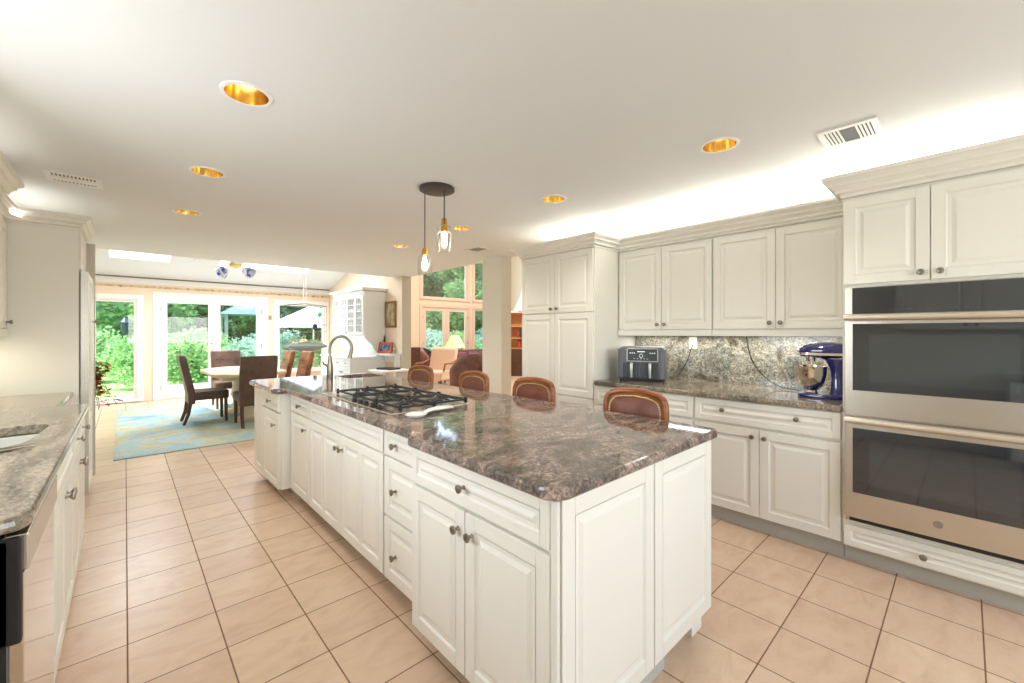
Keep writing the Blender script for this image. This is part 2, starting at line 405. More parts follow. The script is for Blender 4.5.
# far wall: openings
HO = [(-0.46, 0.06, 0.18, 2.02), (0.50, 0.02, 2.36, 2.10), (2.66, 0.45, 3.74, 2.07)]
o = wallgrid((-1.72, 4.03), (0, 3.4), HO, lambda u, v, t: (u, YF + t, v), 0.15).build('wall_far', WALLP); struct(weld(o))
FAMH = [(6.55, 0.03, 8.30, 2.16), (6.55, 2.42, 8.25, 4.55), (8.52, 0.6, 9.5, 2.16), (8.52, 2.42, 9.5, 4.55)]
o = wallgrid((4.03, 10.2), (0, 5.2), FAMH, lambda u, v, t: (u, YF + t, v), 0.15).build('wall_family_far', WALLP); struct(weld(o))
struct(MB().box(10.08, 0, 0, 10.2, YF, 5.2).build('wall_family_right', WALLC))
struct(MB().box(4.03, -0.12, 0, 10.2, 0, 5.2).build('wall_family_near', WALLC))
struct(MB().box(4.03, -0.12, 5.2, 10.2, YF + .15, 5.3).build('ceiling_family', CEIL))
# wall above the kitchen ceiling edge on the family side
struct(MB().box(3.95, -0.12, CH + .04, 4.03, YF, 5.2).build('wall_family_left', WALLC))
# header trim on the far wall: cream band and stencilled strip
STEN = mat('stencil_border', (226, 196, 160), 0.8)
setc(STEN, ramp(STEN, noise(STEN, coords(STEN), 14, 2, 0.5), [(0.40, (232, 206, 170)), (0.62, (206, 170, 132)), (0.72, (120, 120, 84))]))
struct(MB().box(-1.6, YF - .012, 2.335, 3.84, YF - .001, 2.44).build('trim_4', WHITE))
struct(MB().box(-1.6, YF - .010, 2.255, 3.84, YF - .0005, 2.30).build('trim_5', STEN))
struct(MB().box(-1.6, YF - .03, 2.442, 3.84, YF - .001, 2.462).build('trim_6', mat('dark_moulding', (140, 124, 104), .7)))  # dark line along the wall top under the sloped ceiling
# picture window and its casing (left)
def window_frame(n, x0, z0, x1, z1, m, fw=0.06, cw=0.09, y=YF, base=True):
    e = bpy.data.objects.new(n, None); COL.objects.link(e); e.location = (x0, y, z0); struct(e)
    W, Hh = x1 - x0, z1 - z0
    def fr(a, b, c, d, t, ya, yb):
        q = MB(); q.box(a, ya, b, a + t, yb, d); q.box(c - t, ya, b, c, yb, d); q.box(a + t, ya, d - t, c - t, yb, d); q.box(a + t, ya, b, c - t, yb, b + t); return q
    f = fr(0, 0, W, Hh, fw, 0.03, 0.10).build('window_frame', m, e, bevel=.004); struct(f)
    c = MB(); c.box(-cw, -.02, -z0 if base else -cw, 0.004, -.0005, Hh + cw); c.box(W - .004, -.02, -z0 if base else -cw, W + cw, -.0005, Hh + cw); c.box(0, -.02, Hh - .004, W, -.0005, Hh + cw)
    struct(c.build('casing', m, e, bevel=.004))
    s_ = MB(); s_.box(-cw, -.04, -.045, W + cw, -.0005, 0.006); struct(s_.build('window_sill', m, e, bevel=.004))
    g = MB().box(fw, .06, fw, W - fw, .066, Hh - fw).build('glass', PANE, e); struct(g); return e
window_frame('window_3', -0.46, 0.06, 0.18, 2.02, WHITE, .055)
window_frame('window_4', 2.66, 0.45, 3.74, 2.07, WHITE, .05, .085)
window_frame('window_5', 6.55, 2.42, 8.25, 4.55, PINKW, .06, .08, base=False)
window_frame('window_6', 8.52, 2.42, 9.5, 4.55, PINKW, .06, .08, base=False)
window_frame('window_7', 8.52, 0.6, 9.5, 2.16, PINKW, .06, .08, base=False)
def french(n, x0, x1, z1, m, botrail, stile, handle):
    e = bpy.data.objects.new(n, None); COL.objects.link(e); e.location = (x0, YF, 0); struct(e)
    W = x1 - x0
    c = MB(); c.box(-.09, -.02, 0, 0.004, -.0005, z1 + .09); c.box(W - .004, -.02, 0, W + .09, -.0005, z1 + .09); c.box(0, -.02, z1 - .004, W, -.0005, z1 + .09)
    struct(c.build('casing', m, e, bevel=.004))
    c = MB(); c.box(0, .0, 0.02, .03, .12, z1); c.box(W - .03, 0, 0.02, W, .12, z1); c.box(.03, 0, z1 - .03, W - .03, .12, z1); struct(c.build('door_frame', m, e))
    half = (W - .06) / 2
    for k in (0, 1):
        a = .03 + k * half + .002; b = a + half - .004; zt = z1 - .035
        q = MB(); q.box(a, .02, .03, a + stile, .065, zt); q.box(b - stile, .02, .03, b, .065, zt); q.box(a + stile, .02, zt - .09, b - stile, .065, zt); q.box(a + stile, .02, .03, b - stile, .065, .03 + botrail)
        d = q.build('door_leaf', m, e, bevel=.004); struct(d)
        g = MB().box(a + stile, .04, .03 + botrail, b - stile, .046, zt - .09).build('glass', PANE, e); struct(g)
        if k == handle:
            hx = (b - .05) if k == 0 else (a + .05)
            h = MB().lathe([(.026, 0), (.026, .008), (.01, .012), (.01, .04)], 14, TR(hx, .02, .98, rx=rad(90))).tube([(hx, -.02, .98), (hx + (-.1 if k == 0 else .1), -.022, .975)], .009, 8)
            h.lathe([(.022, 0), (.022, .012)], 14, TR(hx, .02, 1.13, rx=rad(90)))
            struct(h.build('door_handle', BRASS, e, smooth=True))
        for zz in (.25, 1.05, 1.85):
            hh = MB().box(a - .012 if k == 0 else b - .01, .005, zz - .05, a + .01 if k == 0 else b + .012, .019, zz + .05)
            struct(hh.build('hinge', mat('aged_hinge', (150, 130, 110), .4, .8), e))
    return e
french('door_1', 0.50, 2.36, 2.10, WHITE, .26, .105, 0)
french('door_2', 6.55, 8.30, 2.16, PINKW, .16, .12, 1)
# baseboards
struct(MB().box(-1.6, YF - .015, 0, -0.56, YF - .001, .12).build('baseboard_far', WHITE))
struct(MB().box(3.835, 7.24, 0, 3.849, 8.0, .12).build('baseboard_dining', WHITE))
struct(MB().box(3.836, 4.385, 0, 3.8495, 4.81, .1).build('baseboard_column', WHITE))

# ================================================================== CABINET BUILDERS
def front_panel(mb, x0, z0, x1, z1, panels=1, t=0.02, st=0.055, M=None):
    """raised-panel door or drawer front; local front is -y, back plane y=0"""
    mb.box(x0, -t + .007, z0, x1, 0, z1, M)
    st = min(st, (z1 - z0) * .26, (x1 - x0) * .3)
    ya, yb = -t, -t + .008
    mb.box(x0, ya, z0, x0 + st, yb, z1, M); mb.box(x1 - st, ya, z0, x1, yb, z1, M)
    mb.box(x0 + st, ya, z1 - st, x1 - st, yb, z1, M); mb.box(x0 + st, ya, z0, x1 - st, yb, z0 + st, M)
    xs = [x0 + st]; wi = (x1 - x0 - 2 * st - (panels - 1) * st * .8) / panels
    for k in range(panels):
        a = x0 + st + k * (wi + st * .8); b = a + wi
        if k: mb.box(a - st * .8, ya, z0 + st, a, yb, z1 - st, M)
        ins = min(.028, wi * .3, (z1 - z0 - 2 * st) * .3)
        # sloped inner lip of the frame
        lip = .007
        for (p, q, r, s_) in ((a, z0 + st, b, z1 - st),):
            vs = [(p, ya, q), (r, ya, q), (r, ya, s_), (p, ya, s_), (p + lip, yb, q + lip), (r - lip, yb, q + lip), (r - lip, yb, s_ - lip), (p + lip, yb, s_ - lip)]
            mb.add(vs, [(0, 1, 5, 4), (1, 2, 6, 5), (2, 3, 7, 6), (3, 0, 4, 7)], M)
        mb.frus(a + lip + .004, z0 + st + lip + .004, b - lip - .004, z1 - st - lip - .004, yb + .003, ya + .001, ins, M)
    return mb
def knob(parent, x, z, y=-.02, m=None, s=1.0):
    k = MB().lathe([(.009 * s, 0), (.006 * s, .004), (.0055 * s, .014), (.013 * s, .019), (.0165 * s, .024), (.0155 * s, .029), (.008 * s, .032), (.001, .0325)], 14, TR(x, y, z, rx=rad(90)))
    return k.build('knob', m or NICKEL, parent, smooth=True)
def cabinet(name, label, w_, d, z0, z1, loc, rz, fronts, toe=0.0, recess=0.04, group=None, panel_sides=(), cat='cabinet'):
    e = empty(name, loc, rz, label, cat, group)
    b = MB()
    if z1 < 1:      # base units are open boxes closed by the worktop
        b.box(0, 0, z0, .018, d, z1); b.box(w_ - .018, 0, z0, w_, d, z1); b.box(.018, 0, z0, w_ - .018, .018, z1)
        b.box(.018, d - .018, z0, w_ - .018, d, z1); b.box(.018, .018, z0, w_ - .018, d - .018, z0 + .018)
    else: b.box(0, 0, z0, w_, d, z1)
    b.build('carcass', CREAM, e)
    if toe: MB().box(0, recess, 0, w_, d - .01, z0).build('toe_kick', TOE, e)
    for f in fronts:
        kind, x0, a, x1, c = f[:5]; ks = f[5] if len(f) > 5 else []; pn = f[6] if len(f) > 6 else 1
        p = front_panel(MB(), x0, a, x1, c, pn).build(kind, CREAM, e, bevel=.0018, seg=1)
        for kx, kz in ks: knob(p, kx, kz)
    return e
def yl(yfar): # local x on a unit facing -X whose left end (local 0) is at world Y = yfar
    return lambda y: yfar - y
RZR = rad(-90); RZL = rad(90)

# ---------------- island
G = 'cabinets under the granite island top'
f = yl(1.63)
near = cabinet('island_cabinet', 'nearest island cabinet with one wide drawer, two doors and two raised panels on its end', .815, .70, .10, .875, (.93, 1.63, 0), RZR,
    [('drawer', .008, .722, f(.826), .868, [(f(1.245), .795)]),
     ('door', .008, .104, f(1.242), .708, [(f(1.28), .635)]),
     ('door', f(1.238), .104, f(.826), .708, [(f(1.196), .635)])], group=G)
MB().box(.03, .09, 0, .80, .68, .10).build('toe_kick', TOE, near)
MB().box(.785, .70, .10, .8145, 1.055, .875).build('overhang_support', CREAM, near)
# end panels (facing the camera side)
Mloc = TR(0.815, 0, 0, rz=rad(90))       # local -y of the panel -> +x local of the cabinet
for a, b in ((.0, .532), (.536, 1.055)):
    p = MB(); front_panel(p, a + .004, .10, b, .872, 1, .02, .06, Mloc)
    p.build('end_panel', CREAM, near, bevel=.0018, seg=1)
MB().box(.803, -.016, .10, .832, -.0, .872).build('corner_post', CREAM, near, bevel=.006)
MB().box(.70, .93, 0, .80, 1.03, .10).build('foot', CREAM, near)
f = yl(2.045)
cabinet('drawer_cabinet', 'stack of three island drawers directly left of the nearest island cabinet', .41, .64, .10, .875, (1.005, 2.045, 0), RZR,
    [('drawer', .004, .738, .40, .868, [(.13, .80)]), ('drawer', .004, .43, .40, .726, [(.13, .575)]), ('drawer', .004, .104, .40, .418, [(.13, .25)])], toe=.1, recess=.12, group=G)
f = yl(3.245)
cabinet('island_cabinet', 'cooktop base in the island with a long false drawer over two double-panelled doors', 1.195, .64, .10, .875, (1.005, 3.245, 0), RZR,
    [('drawer', .004, .738, 1.19, .868, []), ('door', .004, .104, .60, .726, [(.57, .64)], 2), ('door', .604, .104, 1.19, .726, [(.635, .64)], 2)], toe=.1, recess=.12, group=G)
cabinet('island_cabinet', 'narrow one-door island cabinet beside the projecting far end unit', .455, .64, .10, .875, (1.005, 3.705, 0), RZR,
    [('drawer', .004, .738, .45, .868, [(.25, .80)]), ('door', .004, .104, .45, .726, [(.38, .64)])], toe=.1, recess=.12, group=G)
far = cabinet('island_cabinet', 'projecting far end island unit with small drawer over a door and a tall narrow panel', .86, .67, .10, .875, (.92, 4.58, 0), RZR,
    [('door', .01, .104, .335, .868, []), ('drawer', .345, .725, .845, .868, [(.60, .79)]), ('door', .345, .104, .845, .71, [(.75, .61)])], toe=.1, recess=.12, group=G)
out = rounded([(.885, .775, .07), (2.035, .775, .04), (2.035, 4.62, .04), (.855, 4.62, .07), (.855, 3.71, .05), (.945, 3.68, .0), (.945, 1.70, 0), (.93, 1.66, .0), (.885, 1.63, .03)], 7)
cabinet('sink_cabinet', 'small plain cabinet carrying the island prep sink on the seating side', .60, .41, .10, .875, (2.005, 3.98, 0), RZL, [('door', .004, .104, .596, .868, [(.55, .70)])], toe=.1, recess=.05)
sinkh = rounded([(1.60, 4.10, .05), (1.98, 4.10, .05), (1.98, 4.46, .05), (1.60, 4.46, .05)], 4)
PR = lambda a, b: [(-.006, a), (0, a + .006), (.001, a + .016), (-.001, b - .012), (-.005, b - .004), (-.012, b)]
ct = slab(out, .876, .915, PR(.876, .915), [sinkh]).build('island_countertop', GR_I)
tag(ct, 'large polished brown granite countertop covering the kitchen island', 'countertop')
def basin(name, hole, ztop, dep, m, label):
    n = len(hole); inner = offset(hole, -.02); mb = MB()
    rings = [(offset(hole, .01), ztop - .0005), (hole, ztop - .012), (offset(hole, -.006), ztop - dep * .8), (offset(hole, -.03), ztop - dep)]
    vs = [(x, y, z) for p, z in rings for x, y in p]
    mb.add(vs, [(k * n + i, k * n + (i + 1) % n, (k + 1) * n + (i + 1) % n, (k + 1) * n + i) for k in range(3) for i in range(n)] + [tuple(3 * n + i for i in range(n))])
    o = mb.build(name, m, smooth=True); tag(o, label, 'sink'); return o
s_ = basin('island_sink', sinkh, .876, .17, mat('dark_sink_steel', (90, 88, 84), .35, .9), 'small dark undermount prep sink below the gooseneck faucet on the island')
cx = 1.79; MB().lathe([(.04, 0), (.036, .003), (.02, .004)], 16, TR(cx, 4.28, .707)).build('drain', CHROME, s_)

# gooseneck faucet
fa = empty('gooseneck_faucet', (1.49, 4.27, .915), 0, 'brushed nickel gooseneck pull-down faucet standing on the far end of the island', 'faucet')
pts = []
dx, dy = .735, -.678   # spout swings over the sink
d2 = Vector((.82, -.57, 0))
for k in range(15):
    a = pi - k * pi / 14
    pts.append(Vector((0, 0, .285)) + d2 * (.105 + .105 * cos(a)) + Vector((0, 0, .125 * sin(a))))
MB().lathe([(.03, 0), (.032, .01), (.030, .10), (.022, .17), (.014, .22), (.0135, .285)], 20).build('base', NICKEL, fa, smooth=True)
MB().tube(pts, .0135, 12).build('spout', NICKEL, fa, smooth=True)
e_ = pts[-1]
MB().lathe([(.015, 0), (.017, -.03), (.021, -.075), (.022, -.095), (.018, -.097)], 16, TR(e_.x, e_.y, e_.z + .004) @ Matrix.Rotation(rad(14), 4, Vector((-d2.y, d2.x, 0)))).build('spray_head', NICKEL, fa, smooth=True)
MB().tube([(-.02, .015, .12), (-.05, .035, .14), (-.055, .04, .17)], [.012, .01, .007], 8).build('handle', NICKEL, fa, smooth=True)

# ---------------- cooktop
ck = empty('gas_cooktop', (1.33, 2.62, .915), 0, 'stainless steel gas cooktop with black cast-iron grates set in the island granite', 'cooktop')
MB().box(-.27, -.50, -.006, .27, .60, .005).build('steel_tray', STEEL, ck, bevel=.005)
burn = [(-.10, -.335, .040), (.13, -.335, .045), (.02, -.02, .055), (-.10, .295, .040), (.13, .295, .045)]
for bx, by, br in burn:
    b = MB().lathe([(br + .012, 0), (br + .012, .004), (br, .006), (br, .012)], 22, TR(bx, by, .004)).build('burner', mat('burner_alloy', (150, 148, 146), .4, .9), ck, smooth=True)
    MB().lathe([(br - .006, 0), (br - .004, .005), (br - .012, .008), (.002, .009)], 22, TR(bx, by, .016)).build('burner_cap', IRON, b, smooth=True)
def grate(cy, w2):
    g = MB(); x0, x1, y0, y1, z = -.205, .245, cy - w2, cy + w2, .034
    bars = [((x0, y0), (x1, y0)), ((x0, y1), (x1, y1)), ((x0, y0), (x0, y1)), ((x1, y0), (x1, y1)), ((.015, y0), (.015, y1))]
    for (a, b), (c, d) in bars: g.box(a - .007, b - .007, z - .010, c + .007, d + .007, z)
    for hx in (-.10, .13):
        for k in range(4):
            an = pi / 4 + k * pi / 2; c_, s__ = cos(an), sin(an)
            g.tube([(hx + .026 * c_, cy + .026 * s__, z + .006), (hx + .085 * c_, cy + .085 * s__ * 1.1, z + .004), (hx + .115 * c_, cy + min(w2, .13) * s__ * 1.25, z - .006)], [.008, .007, .007], 6)
        for s1 in (-1, 1): g.tube([(hx, cy + s1 * w2, z - .004), (hx, cy + s1 * w2 * .5, z + .006), (hx, cy + s1 * .035, z + .006)], .007, 6)
    for lx in (x0, x1, .015):
        for ly in (y0, y1):
            g.box(lx - .008, ly - .008, .008, lx + .008, ly + .008, z + .01)
    return g
for cy in (-.335, -.02, .295):
    grate(cy, .150).build('grate', IRON, ck, bevel=.002, seg=1)
for k in range(5):
    MB().lathe([(.017, 0), (.017, .004), (.013, .007), (.012, .020), (.009, .022)], 16, TR(-.240, -.30 + k * .09, .005)).build('control_knob', BLACK, ck, smooth=True)
# spoon rest
sr = MB()
vs = []; fs = []; n = 20
for ring, (sc_, z) in enumerate([(.75, .001), (1.0, .014), (.93, .016), (.62, .006)]):
    for k in range(n):
        a = 2 * pi * k / n; x = cos(a); y = sin(a)
        rx = .062 * sc_; ry = .056 * sc_
        vs.append((x * rx, y * ry, z))
for r in range(3):
    for k in range(n): fs.append((r * n + k, r * n + (k + 1) % n, (r + 1) * n + (k + 1) % n, (r + 1) * n + k))
fs.append(tuple(range(n))[::-1]); fs.append(tuple(3 * n + k for k in range(n)))
sr.add(vs, fs)
sr.tube([(.05, 0, .013), (.10, .0, .021), (.17, 0, .020), (.25, 0, .015), (.275, 0, .012)], [.012, .026, .034, .032, .014], 10, flat=.35)
o = sr.build('spoon_rest', mat('white_ceramic', (236, 234, 228), .15), smooth=True, loc=(1.14, 1.985, .9155), rz=rad(12))
tag(o, 'white ceramic spoon rest lying on the granite in front of the cooktop', 'spoon rest')

# ---------------- right wall: base cabinets, counter, uppers
G = 'base cabinets along the right wall'
f = yl(1.385)
cabinet('base_cabinet', 'base cabinet below the blue mixer, wide two-knob drawer over two doors', .885, .69, .11, .888, (3.16, 1.385, 0), RZR,
    [('drawer', .004, .722, .878, .88, [(f(1.177), .812), (f(.728), .812)]), ('door', .004, .114, f(.947), .70, [(f(.985), .655)]), ('door', f(.943), .114, .878, .70, [(f(.91), .655)])], toe=.1, recess=.04, group=G)
cabinet('base_cabinet', 'base cabinet below the air fryer, drawer over two doors, partly behind the island', .91, .69, .11, .888, (3.16, 2.297, 0), RZR,
    [('drawer', .004, .722, .906, .88, [(.25, .812), (.66, .812)]), ('door', .004, .114, .453, .70, [(.415, .655)]), ('door', .457, .114, .906, .70, [(.495, .655)])], toe=.1, recess=.04, group=G)
out = rounded([(3.12, .503, 0), (3.848, .503, 0), (3.848, 2.296, 0), (3.12, 2.296, .02)], 4)
tag(slab(out, .889, .926, PR(.889, .926)).build('wall_countertop', GR_R), 'grey-green granite countertop along the right wall under the upper cabinets', 'countertop')
tag(MB().box(3.850, .503, .926, 3.869, 2.296, 1.372).build('backsplash', GR_B), 'mottled green granite backsplash behind the air fryer and mixer', 'backsplash')
G = 'upper cabinets on the right wall'
def upper(yf, w_, label):
    e = cabinet('upper_cabinet', label, w_, .31, 1.385, 2.16, (3.56, yf, 0), RZR,
        [('door', .004, 1.392, w_ / 2 - .002, 2.135, [(w_ / 2 - .035, 1.437)]), ('door', w_ / 2 + .002, 1.392, w_ - .004, 2.135, [(w_ / 2 + .035, 1.437)])], group=G)
    MB().box(0, -.030, 1.335, w_, -.002, 1.384).build('light_rail', CREAM, e, bevel=.003)
    return e
upper(2.297, .885, 'upper cabinet pair above the air fryer, next to the tall pantry')
upper(1.408, .905, 'upper cabinet pair above the blue mixer, next to the oven tower')
# tall pantry
f = yl(3.245)
pan = cabinet('tall_pantry', 'tall pantry cabinet with four raised-panel doors beyond the upper cabinets', .94, .70, .11, 2.165, (3.16, 3.245, 0), RZR,
    [('door', .004, 1.56, .465, 2.14, [(.43, 1.60)]), ('door', .469, 1.56, .93, 2.14, [(.505, 1.60)]),
     ('door', .004, .76, .465, 1.55, []), ('door', .469, .76, .93, 1.55, []),
     ('drawer', .004, .115, .465, .745, []), ('drawer', .469, .115, .93, .745, [])], toe=.1, recess=.04)
# oven tower
ov = cabinet('oven_tower', 'tall oven tower cabinet holding the double wall oven, two doors above', .80, .70, .10, 2.175, (3.15, .498, 0), RZR,
    [('door', .006, 1.645, .369, 2.145, [(.335, 1.685)]), ('door', .373, 1.645, .795, 2.145, [(.408, 1.685)]), ('drawer', .01, .115, .79, .232, [(.345, .168)])], toe=.1, recess=.06)
# crowns
CP = [(-.045, 0), (.004, 0), (.004, .014), (.018, .022), (.026, .024), (.026, .038), (.044, .056), (.052, .058), (.052, .072), (.070, .088), (.080, .092), (.082, .112), (-.045, .112)]
def crown(path, z, label, m=CREAM, sc=1.0):
    """path in XY, outward on the right-hand side of travel"""
    P = [Vector(p) for p in path]; n = len(P); sec = []
    for i in range(n):
        a = (P[i] - P[i - 1]).normalized() if i else (P[1] - P[0]).normalized()
        b = (P[i + 1] - P[i]).normalized() if i < n - 1 else a
        if i == 0: a = b
        na = Vector((a.y, -a.x)); nb = Vector((b.y, -b.x)); m_ = (na + nb).normalized(); m_ /= m_.dot(na)
        sec.append([(P[i].x + m_.x * o_ * sc, P[i].y + m_.y * o_ * sc, z + h_ * sc) for o_, h_ in CP])
    k = len(CP); mb = MB()
    mb.add([v for s2 in sec for v in s2], [(i * k + j, i * k + (j + 1) % k, (i + 1) * k + (j + 1) % k, (i + 1) * k + j) for i in range(n - 1) for j in range(k)] + [tuple(range(k))[::-1], tuple((n - 1) * k + j for j in range(k))])
    o = mb.build('crown_molding', m); tag(o, label, 'crown molding', 'crown moldings on the cabinets'); return o
crown([(3.86, 3.249), (3.136, 3.249), (3.136, 2.303), (3.538, 2.303), (3.538, .508)], 2.150, 'stepped cream crown molding running over the pantry and the right wall upper cabinets')
crown([(3.86, .500), (3.126, .500), (3.126, -.302)], 2.160, 'deeper cream crown molding on top of the oven tower', sc=1.05)

# double wall oven
od = empty('double_wall_oven', (3.128, .482, 0), RZR, 'stainless steel double wall oven with black glass doors in the oven tower', 'oven')
MB().box(0, -.0, .262, .765, .0215, 1.628).build('trim_frame', STEEL, od)
MB().box(0, -.022, 1.462, .765, 0, 1.625).build('control_panel', STEEL, od, bevel=.002)
cp = MB().box(.035, -.026, 1.470, .745, -.0221, 1.620).build('control_glass', GLASSB, od)
LCD = mat('oven_display', (96, 108, 124), .4)
d = MB()
for k in range(9): d.box(.20 + k * .035, -.0268, 1.490, .212 + k * .035, -.0261, 1.4925)

d.build('display_marks', LCD, cp)
for z0, z1, g0, g1 in ((.885, 1.455, 1.03, 1.412), (.292, .868, .44, .812)):
    dd = MB().box(0, -.030, z0, .765, -.001, z1).build('oven_door', STEEL, od, bevel=.003)
    MB().box(.038, -.034, g0, .727, -.0301, g1).build('door_glass', GLASSB, dd)
    MB().box(.11, -.0346, g0 + .05, .655, -.0341, g1 - .06).build('viewing_window', SCREEN, dd)
    hz = z1 - .006
    h = MB().tube([(.006, -.068, hz), (.76, -.068, hz)], .019, 14)
    for x in (.03, .735): h.box(x - .012, -.072, hz - .011, x + .012, -.030, hz + .011)
    h.build('oven_handle', mat('handle_steel', (226, 216, 200), .36, 1.0), dd, smooth=True)
MB().box(.02, -.012, .268, .745, -.0, .290).build('vent_gap', BLACK, od)
lg = MB().lathe([(.019, 0), (.019, .0012)], 24, TR(.385, -.030, .365, rx=rad(90)))
lgo = lg.build('round_emblem', mat('emblem_grey', (168, 164, 158), .4, .9), od)
q = MB()
ring = [(.385 + .015 * cos(a * pi / 12), -.0318, .365 + .015 * sin(a * pi / 12)) for a in range(24)]
q.tube(ring, .0008, 5, closed=True)
q.tube([(.380 + .004 * cos(a * pi / 8 + .6), -.0318, .365 + .006 * sin(a * pi / 8 + .6)) for a in range(14)], .0009, 5)
q.tube([(.391 + .004 * cos(a * pi / 8 + .6), -.0318, .365 + .006 * sin(a * pi / 8 + .6)) for a in range(13)], .0009, 5)
q.build('emblem_script', NICKEL, lgo)

# ---------------- air fryer
af = empty('air_fryer', (3.51, 2.02, .9265), rad(-66), 'dark grey two-basket air fryer in the corner of the right wall counter', 'air fryer')
W2 = .205
body = rounded([(-W2, -.17, .035), (W2, -.17, .035), (W2, .16, .05), (-W2, .16, .05)], 5)
MB().prism(offset(body, -.015), 0, .022).build('base', BLACK, af)
MB().prism(body, .022, .262).build('body', FRYER, af, bevel=.012, seg=3)
MB().prism(offset(body, -.02), .262, .275).build('lid', mat('silver_lid', (150, 152, 152), .35, .6), af, bevel=.005)
fp = MB().box(-.115, -.182, .168, .14, -.168, .262).build('control_panel', FRYERD, af, bevel=.003)
pf = MB(); pf.box(-.12, -.184, .162, -.113, -.1655, .266); pf.box(.138, -.184, .162, .145, -.1655, .266); pf.box(-.12, -.184, .162, .145, -.1655, .168); pf.box(-.12, -.184, .260, .145, -.1655, .266)
pf.build('panel_bezel', SILV, fp)
mk = MB(); mk.box(-.03, -.1832, .236, .035, -.1821, .244)
mk.tube([(.003 + .014 * cos(a * pi / 10), -.183, .207 + .014 * sin(a * pi / 10)) for a in range(20)], .002, 5, closed=True)
for k in range(3): mk.box(-.095 + k * .018, -.1832, .225, -.085 + k * .018, -.1821, .232); mk.box(.075 + k * .018, -.1832, .225, .085 + k * .018, -.1821, .232)
for k in range(5): mk.box(-.06 + k * .028, -.1832, .182, -.048 + k * .028, -.1821, .185)
mk.build('panel_marks', emit('panel_glow', (210, 222, 226), .3), fp)
for s1 in (-1, 1):
    bk = MB().box(s1 * .078 - .075, -.178, .03, s1 * .078 + .075, -.165, .150).build('basket', FRYERD, af, bevel=.008)
    MB().tube([(s1 * .078 - .0, -.181, .148), (s1 * .078, -.205, .140), (s1 * .078, -.212, .09), (s1 * .078, -.200, .035)], [.013, .014, .012, .010], 10, flat=.6).build('handle', SILV, bk, smooth=True)
af.scale = (1, 1, 1.12)
# outlet, cords
def outlet(name, loc, rz, label, m=WHITE):
    e = empty(name, loc, rz, label, 'outlet')
    MB().box(-.035, -.006, -.055, .035, 0, .055).build('cover_plate', m, e, bevel=.002)
    q = MB(); 
    for z in (-.022, .022):
        q.box(-.016, -.0085, z - .014, .016, -.006, z + .014)
    q.build('socket', CREAM2, e); return e
outlet('wall_outlet', (3.849, 1.705, 1.27), RZR, 'white power outlet in the green granite backsplash right of the air fryer')
def cord(pts, r, m, label, name='power_cord'):
    # smooth
    P = [Vector(p) for p in pts]; Q = []
    for i in range(len(P) - 1):
        p0 = P[max(i - 1, 0)]; p1 = P[i]; p2 = P[i + 1]; p3 = P[min(i + 2, len(P) - 1)]
        for k in range(6):
            t = k / 6; Q.append(0.5 * ((2 * p1) + (-p0 + p2) * t + (2 * p0 - 5 * p1 + 4 * p2 - p3) * t * t + (-p0 + 3 * p1 - 3 * p2 + p3) * t ** 3))
    Q.append(P[-1]); o = MB().tube(Q, r, 8).build(name, m, smooth=True); tag(o, label, 'cord'); return o
cord([(3.835, 1.705, 1.25), (3.82, 1.715, 1.20), (3.82, 1.75, 1.10), (3.80, 1.80, 1.00), (3.76, 1.84, .945), (3.72, 1.86, .94)], .004, BLACK, 'black power cord hanging from the outlet down to the air fryer')
cord([(3.842, 1.25, 1.37), (3.838, 1.245, 1.28), (3.83, 1.20, 1.12), (3.80, 1.10, 1.0), (3.74, .98, .945), (3.68, .86, .935), (3.62, .76, .933), (3.56, .70, .933)], .004, BLACK, 'black power cord looping from under the cabinet to the blue mixer')

# ---------------- stand mixer : local x toward the bowl
mx = empty('stand_mixer', (3.46, .62, .9265), rad(92), 'cobalt blue stand mixer with steel bowl at the right end of the counter', 'mixer')
base = rounded([(-.105, -.10, .07), (.05, -.10, .04), (.20, -.09, .06), (.20, .09, .06), (.05, .10, .04), (-.105, .10, .07)], 6)
MB().prism(base, 0, .028).build('base', BLUE, mx, bevel=.01, seg=3, smooth=True)
n = 20; vs = []; fs = []
for (cx_, hx, hy, z) in [(-.055, .055, .062, .02), (-.058, .046, .05, .06), (-.055, .040, .042, .14), (-.05, .044, .044, .20), (-.04, .062, .05, .245), (-.03, .08, .055, .262)]:
    for k in range(n):
        a = 2 * pi * k / n; c_, s__ = cos(a), sin(a)
        vs.append((cx_ + hx * math.copysign(abs(c_) ** .7, c_), hy * math.copysign(abs(s__) ** .7, s__), z))
for r in range(5):
    for k in range(n): fs.append((r * n + k, r * n + (k + 1) % n, (r + 1) * n + (k + 1) % n, (r + 1) * n + k))
fs.append(tuple(range(n))[::-1]); fs.append(tuple(5 * n + k for k in range(n)))
MB().add(vs, fs).build('column', BLUE, mx, smooth=True)
vs = []; fs = []; stn = [(-.125, .012, .018, .318), (-.12, .035, .035, .316), (-.10, .052, .047, .314), (-.05, .060, .056, .312), (.03, .062, .060, .312), (.10, .058, .056, .310), (.155, .050, .048, .307), (.185, .036, .034, .303), (.195, .010, .012, .300)]
for (x, hy, hz, zc) in stn:
    for k in range(n):
        a = 2 * pi * k / n; vs.append((x, hy * cos(a), zc + hz * sin(a) * (1 if sin(a) > 0 else .85)))
for r in range(len(stn) - 1):
    for k in range(n): fs.append((r * n + k, r * n + (k + 1) % n, (r + 1) * n + (k + 1) % n, (r + 1) * n + k))
fs.append(tuple(range(n))[::-1]); fs.append(tuple((len(stn) - 1) * n + k for k in range(n)))
hd = MB().add(vs, fs).build('motor_head', BLUE, mx, smooth=True)
bd = []
for x in [-.12 + k * .0245 for k in range(13)]: 
    t = min(1, (x + .125) / .03, (.193 - x) / .03); bd.append((x, .061 * max(0.25, t) ** .4))
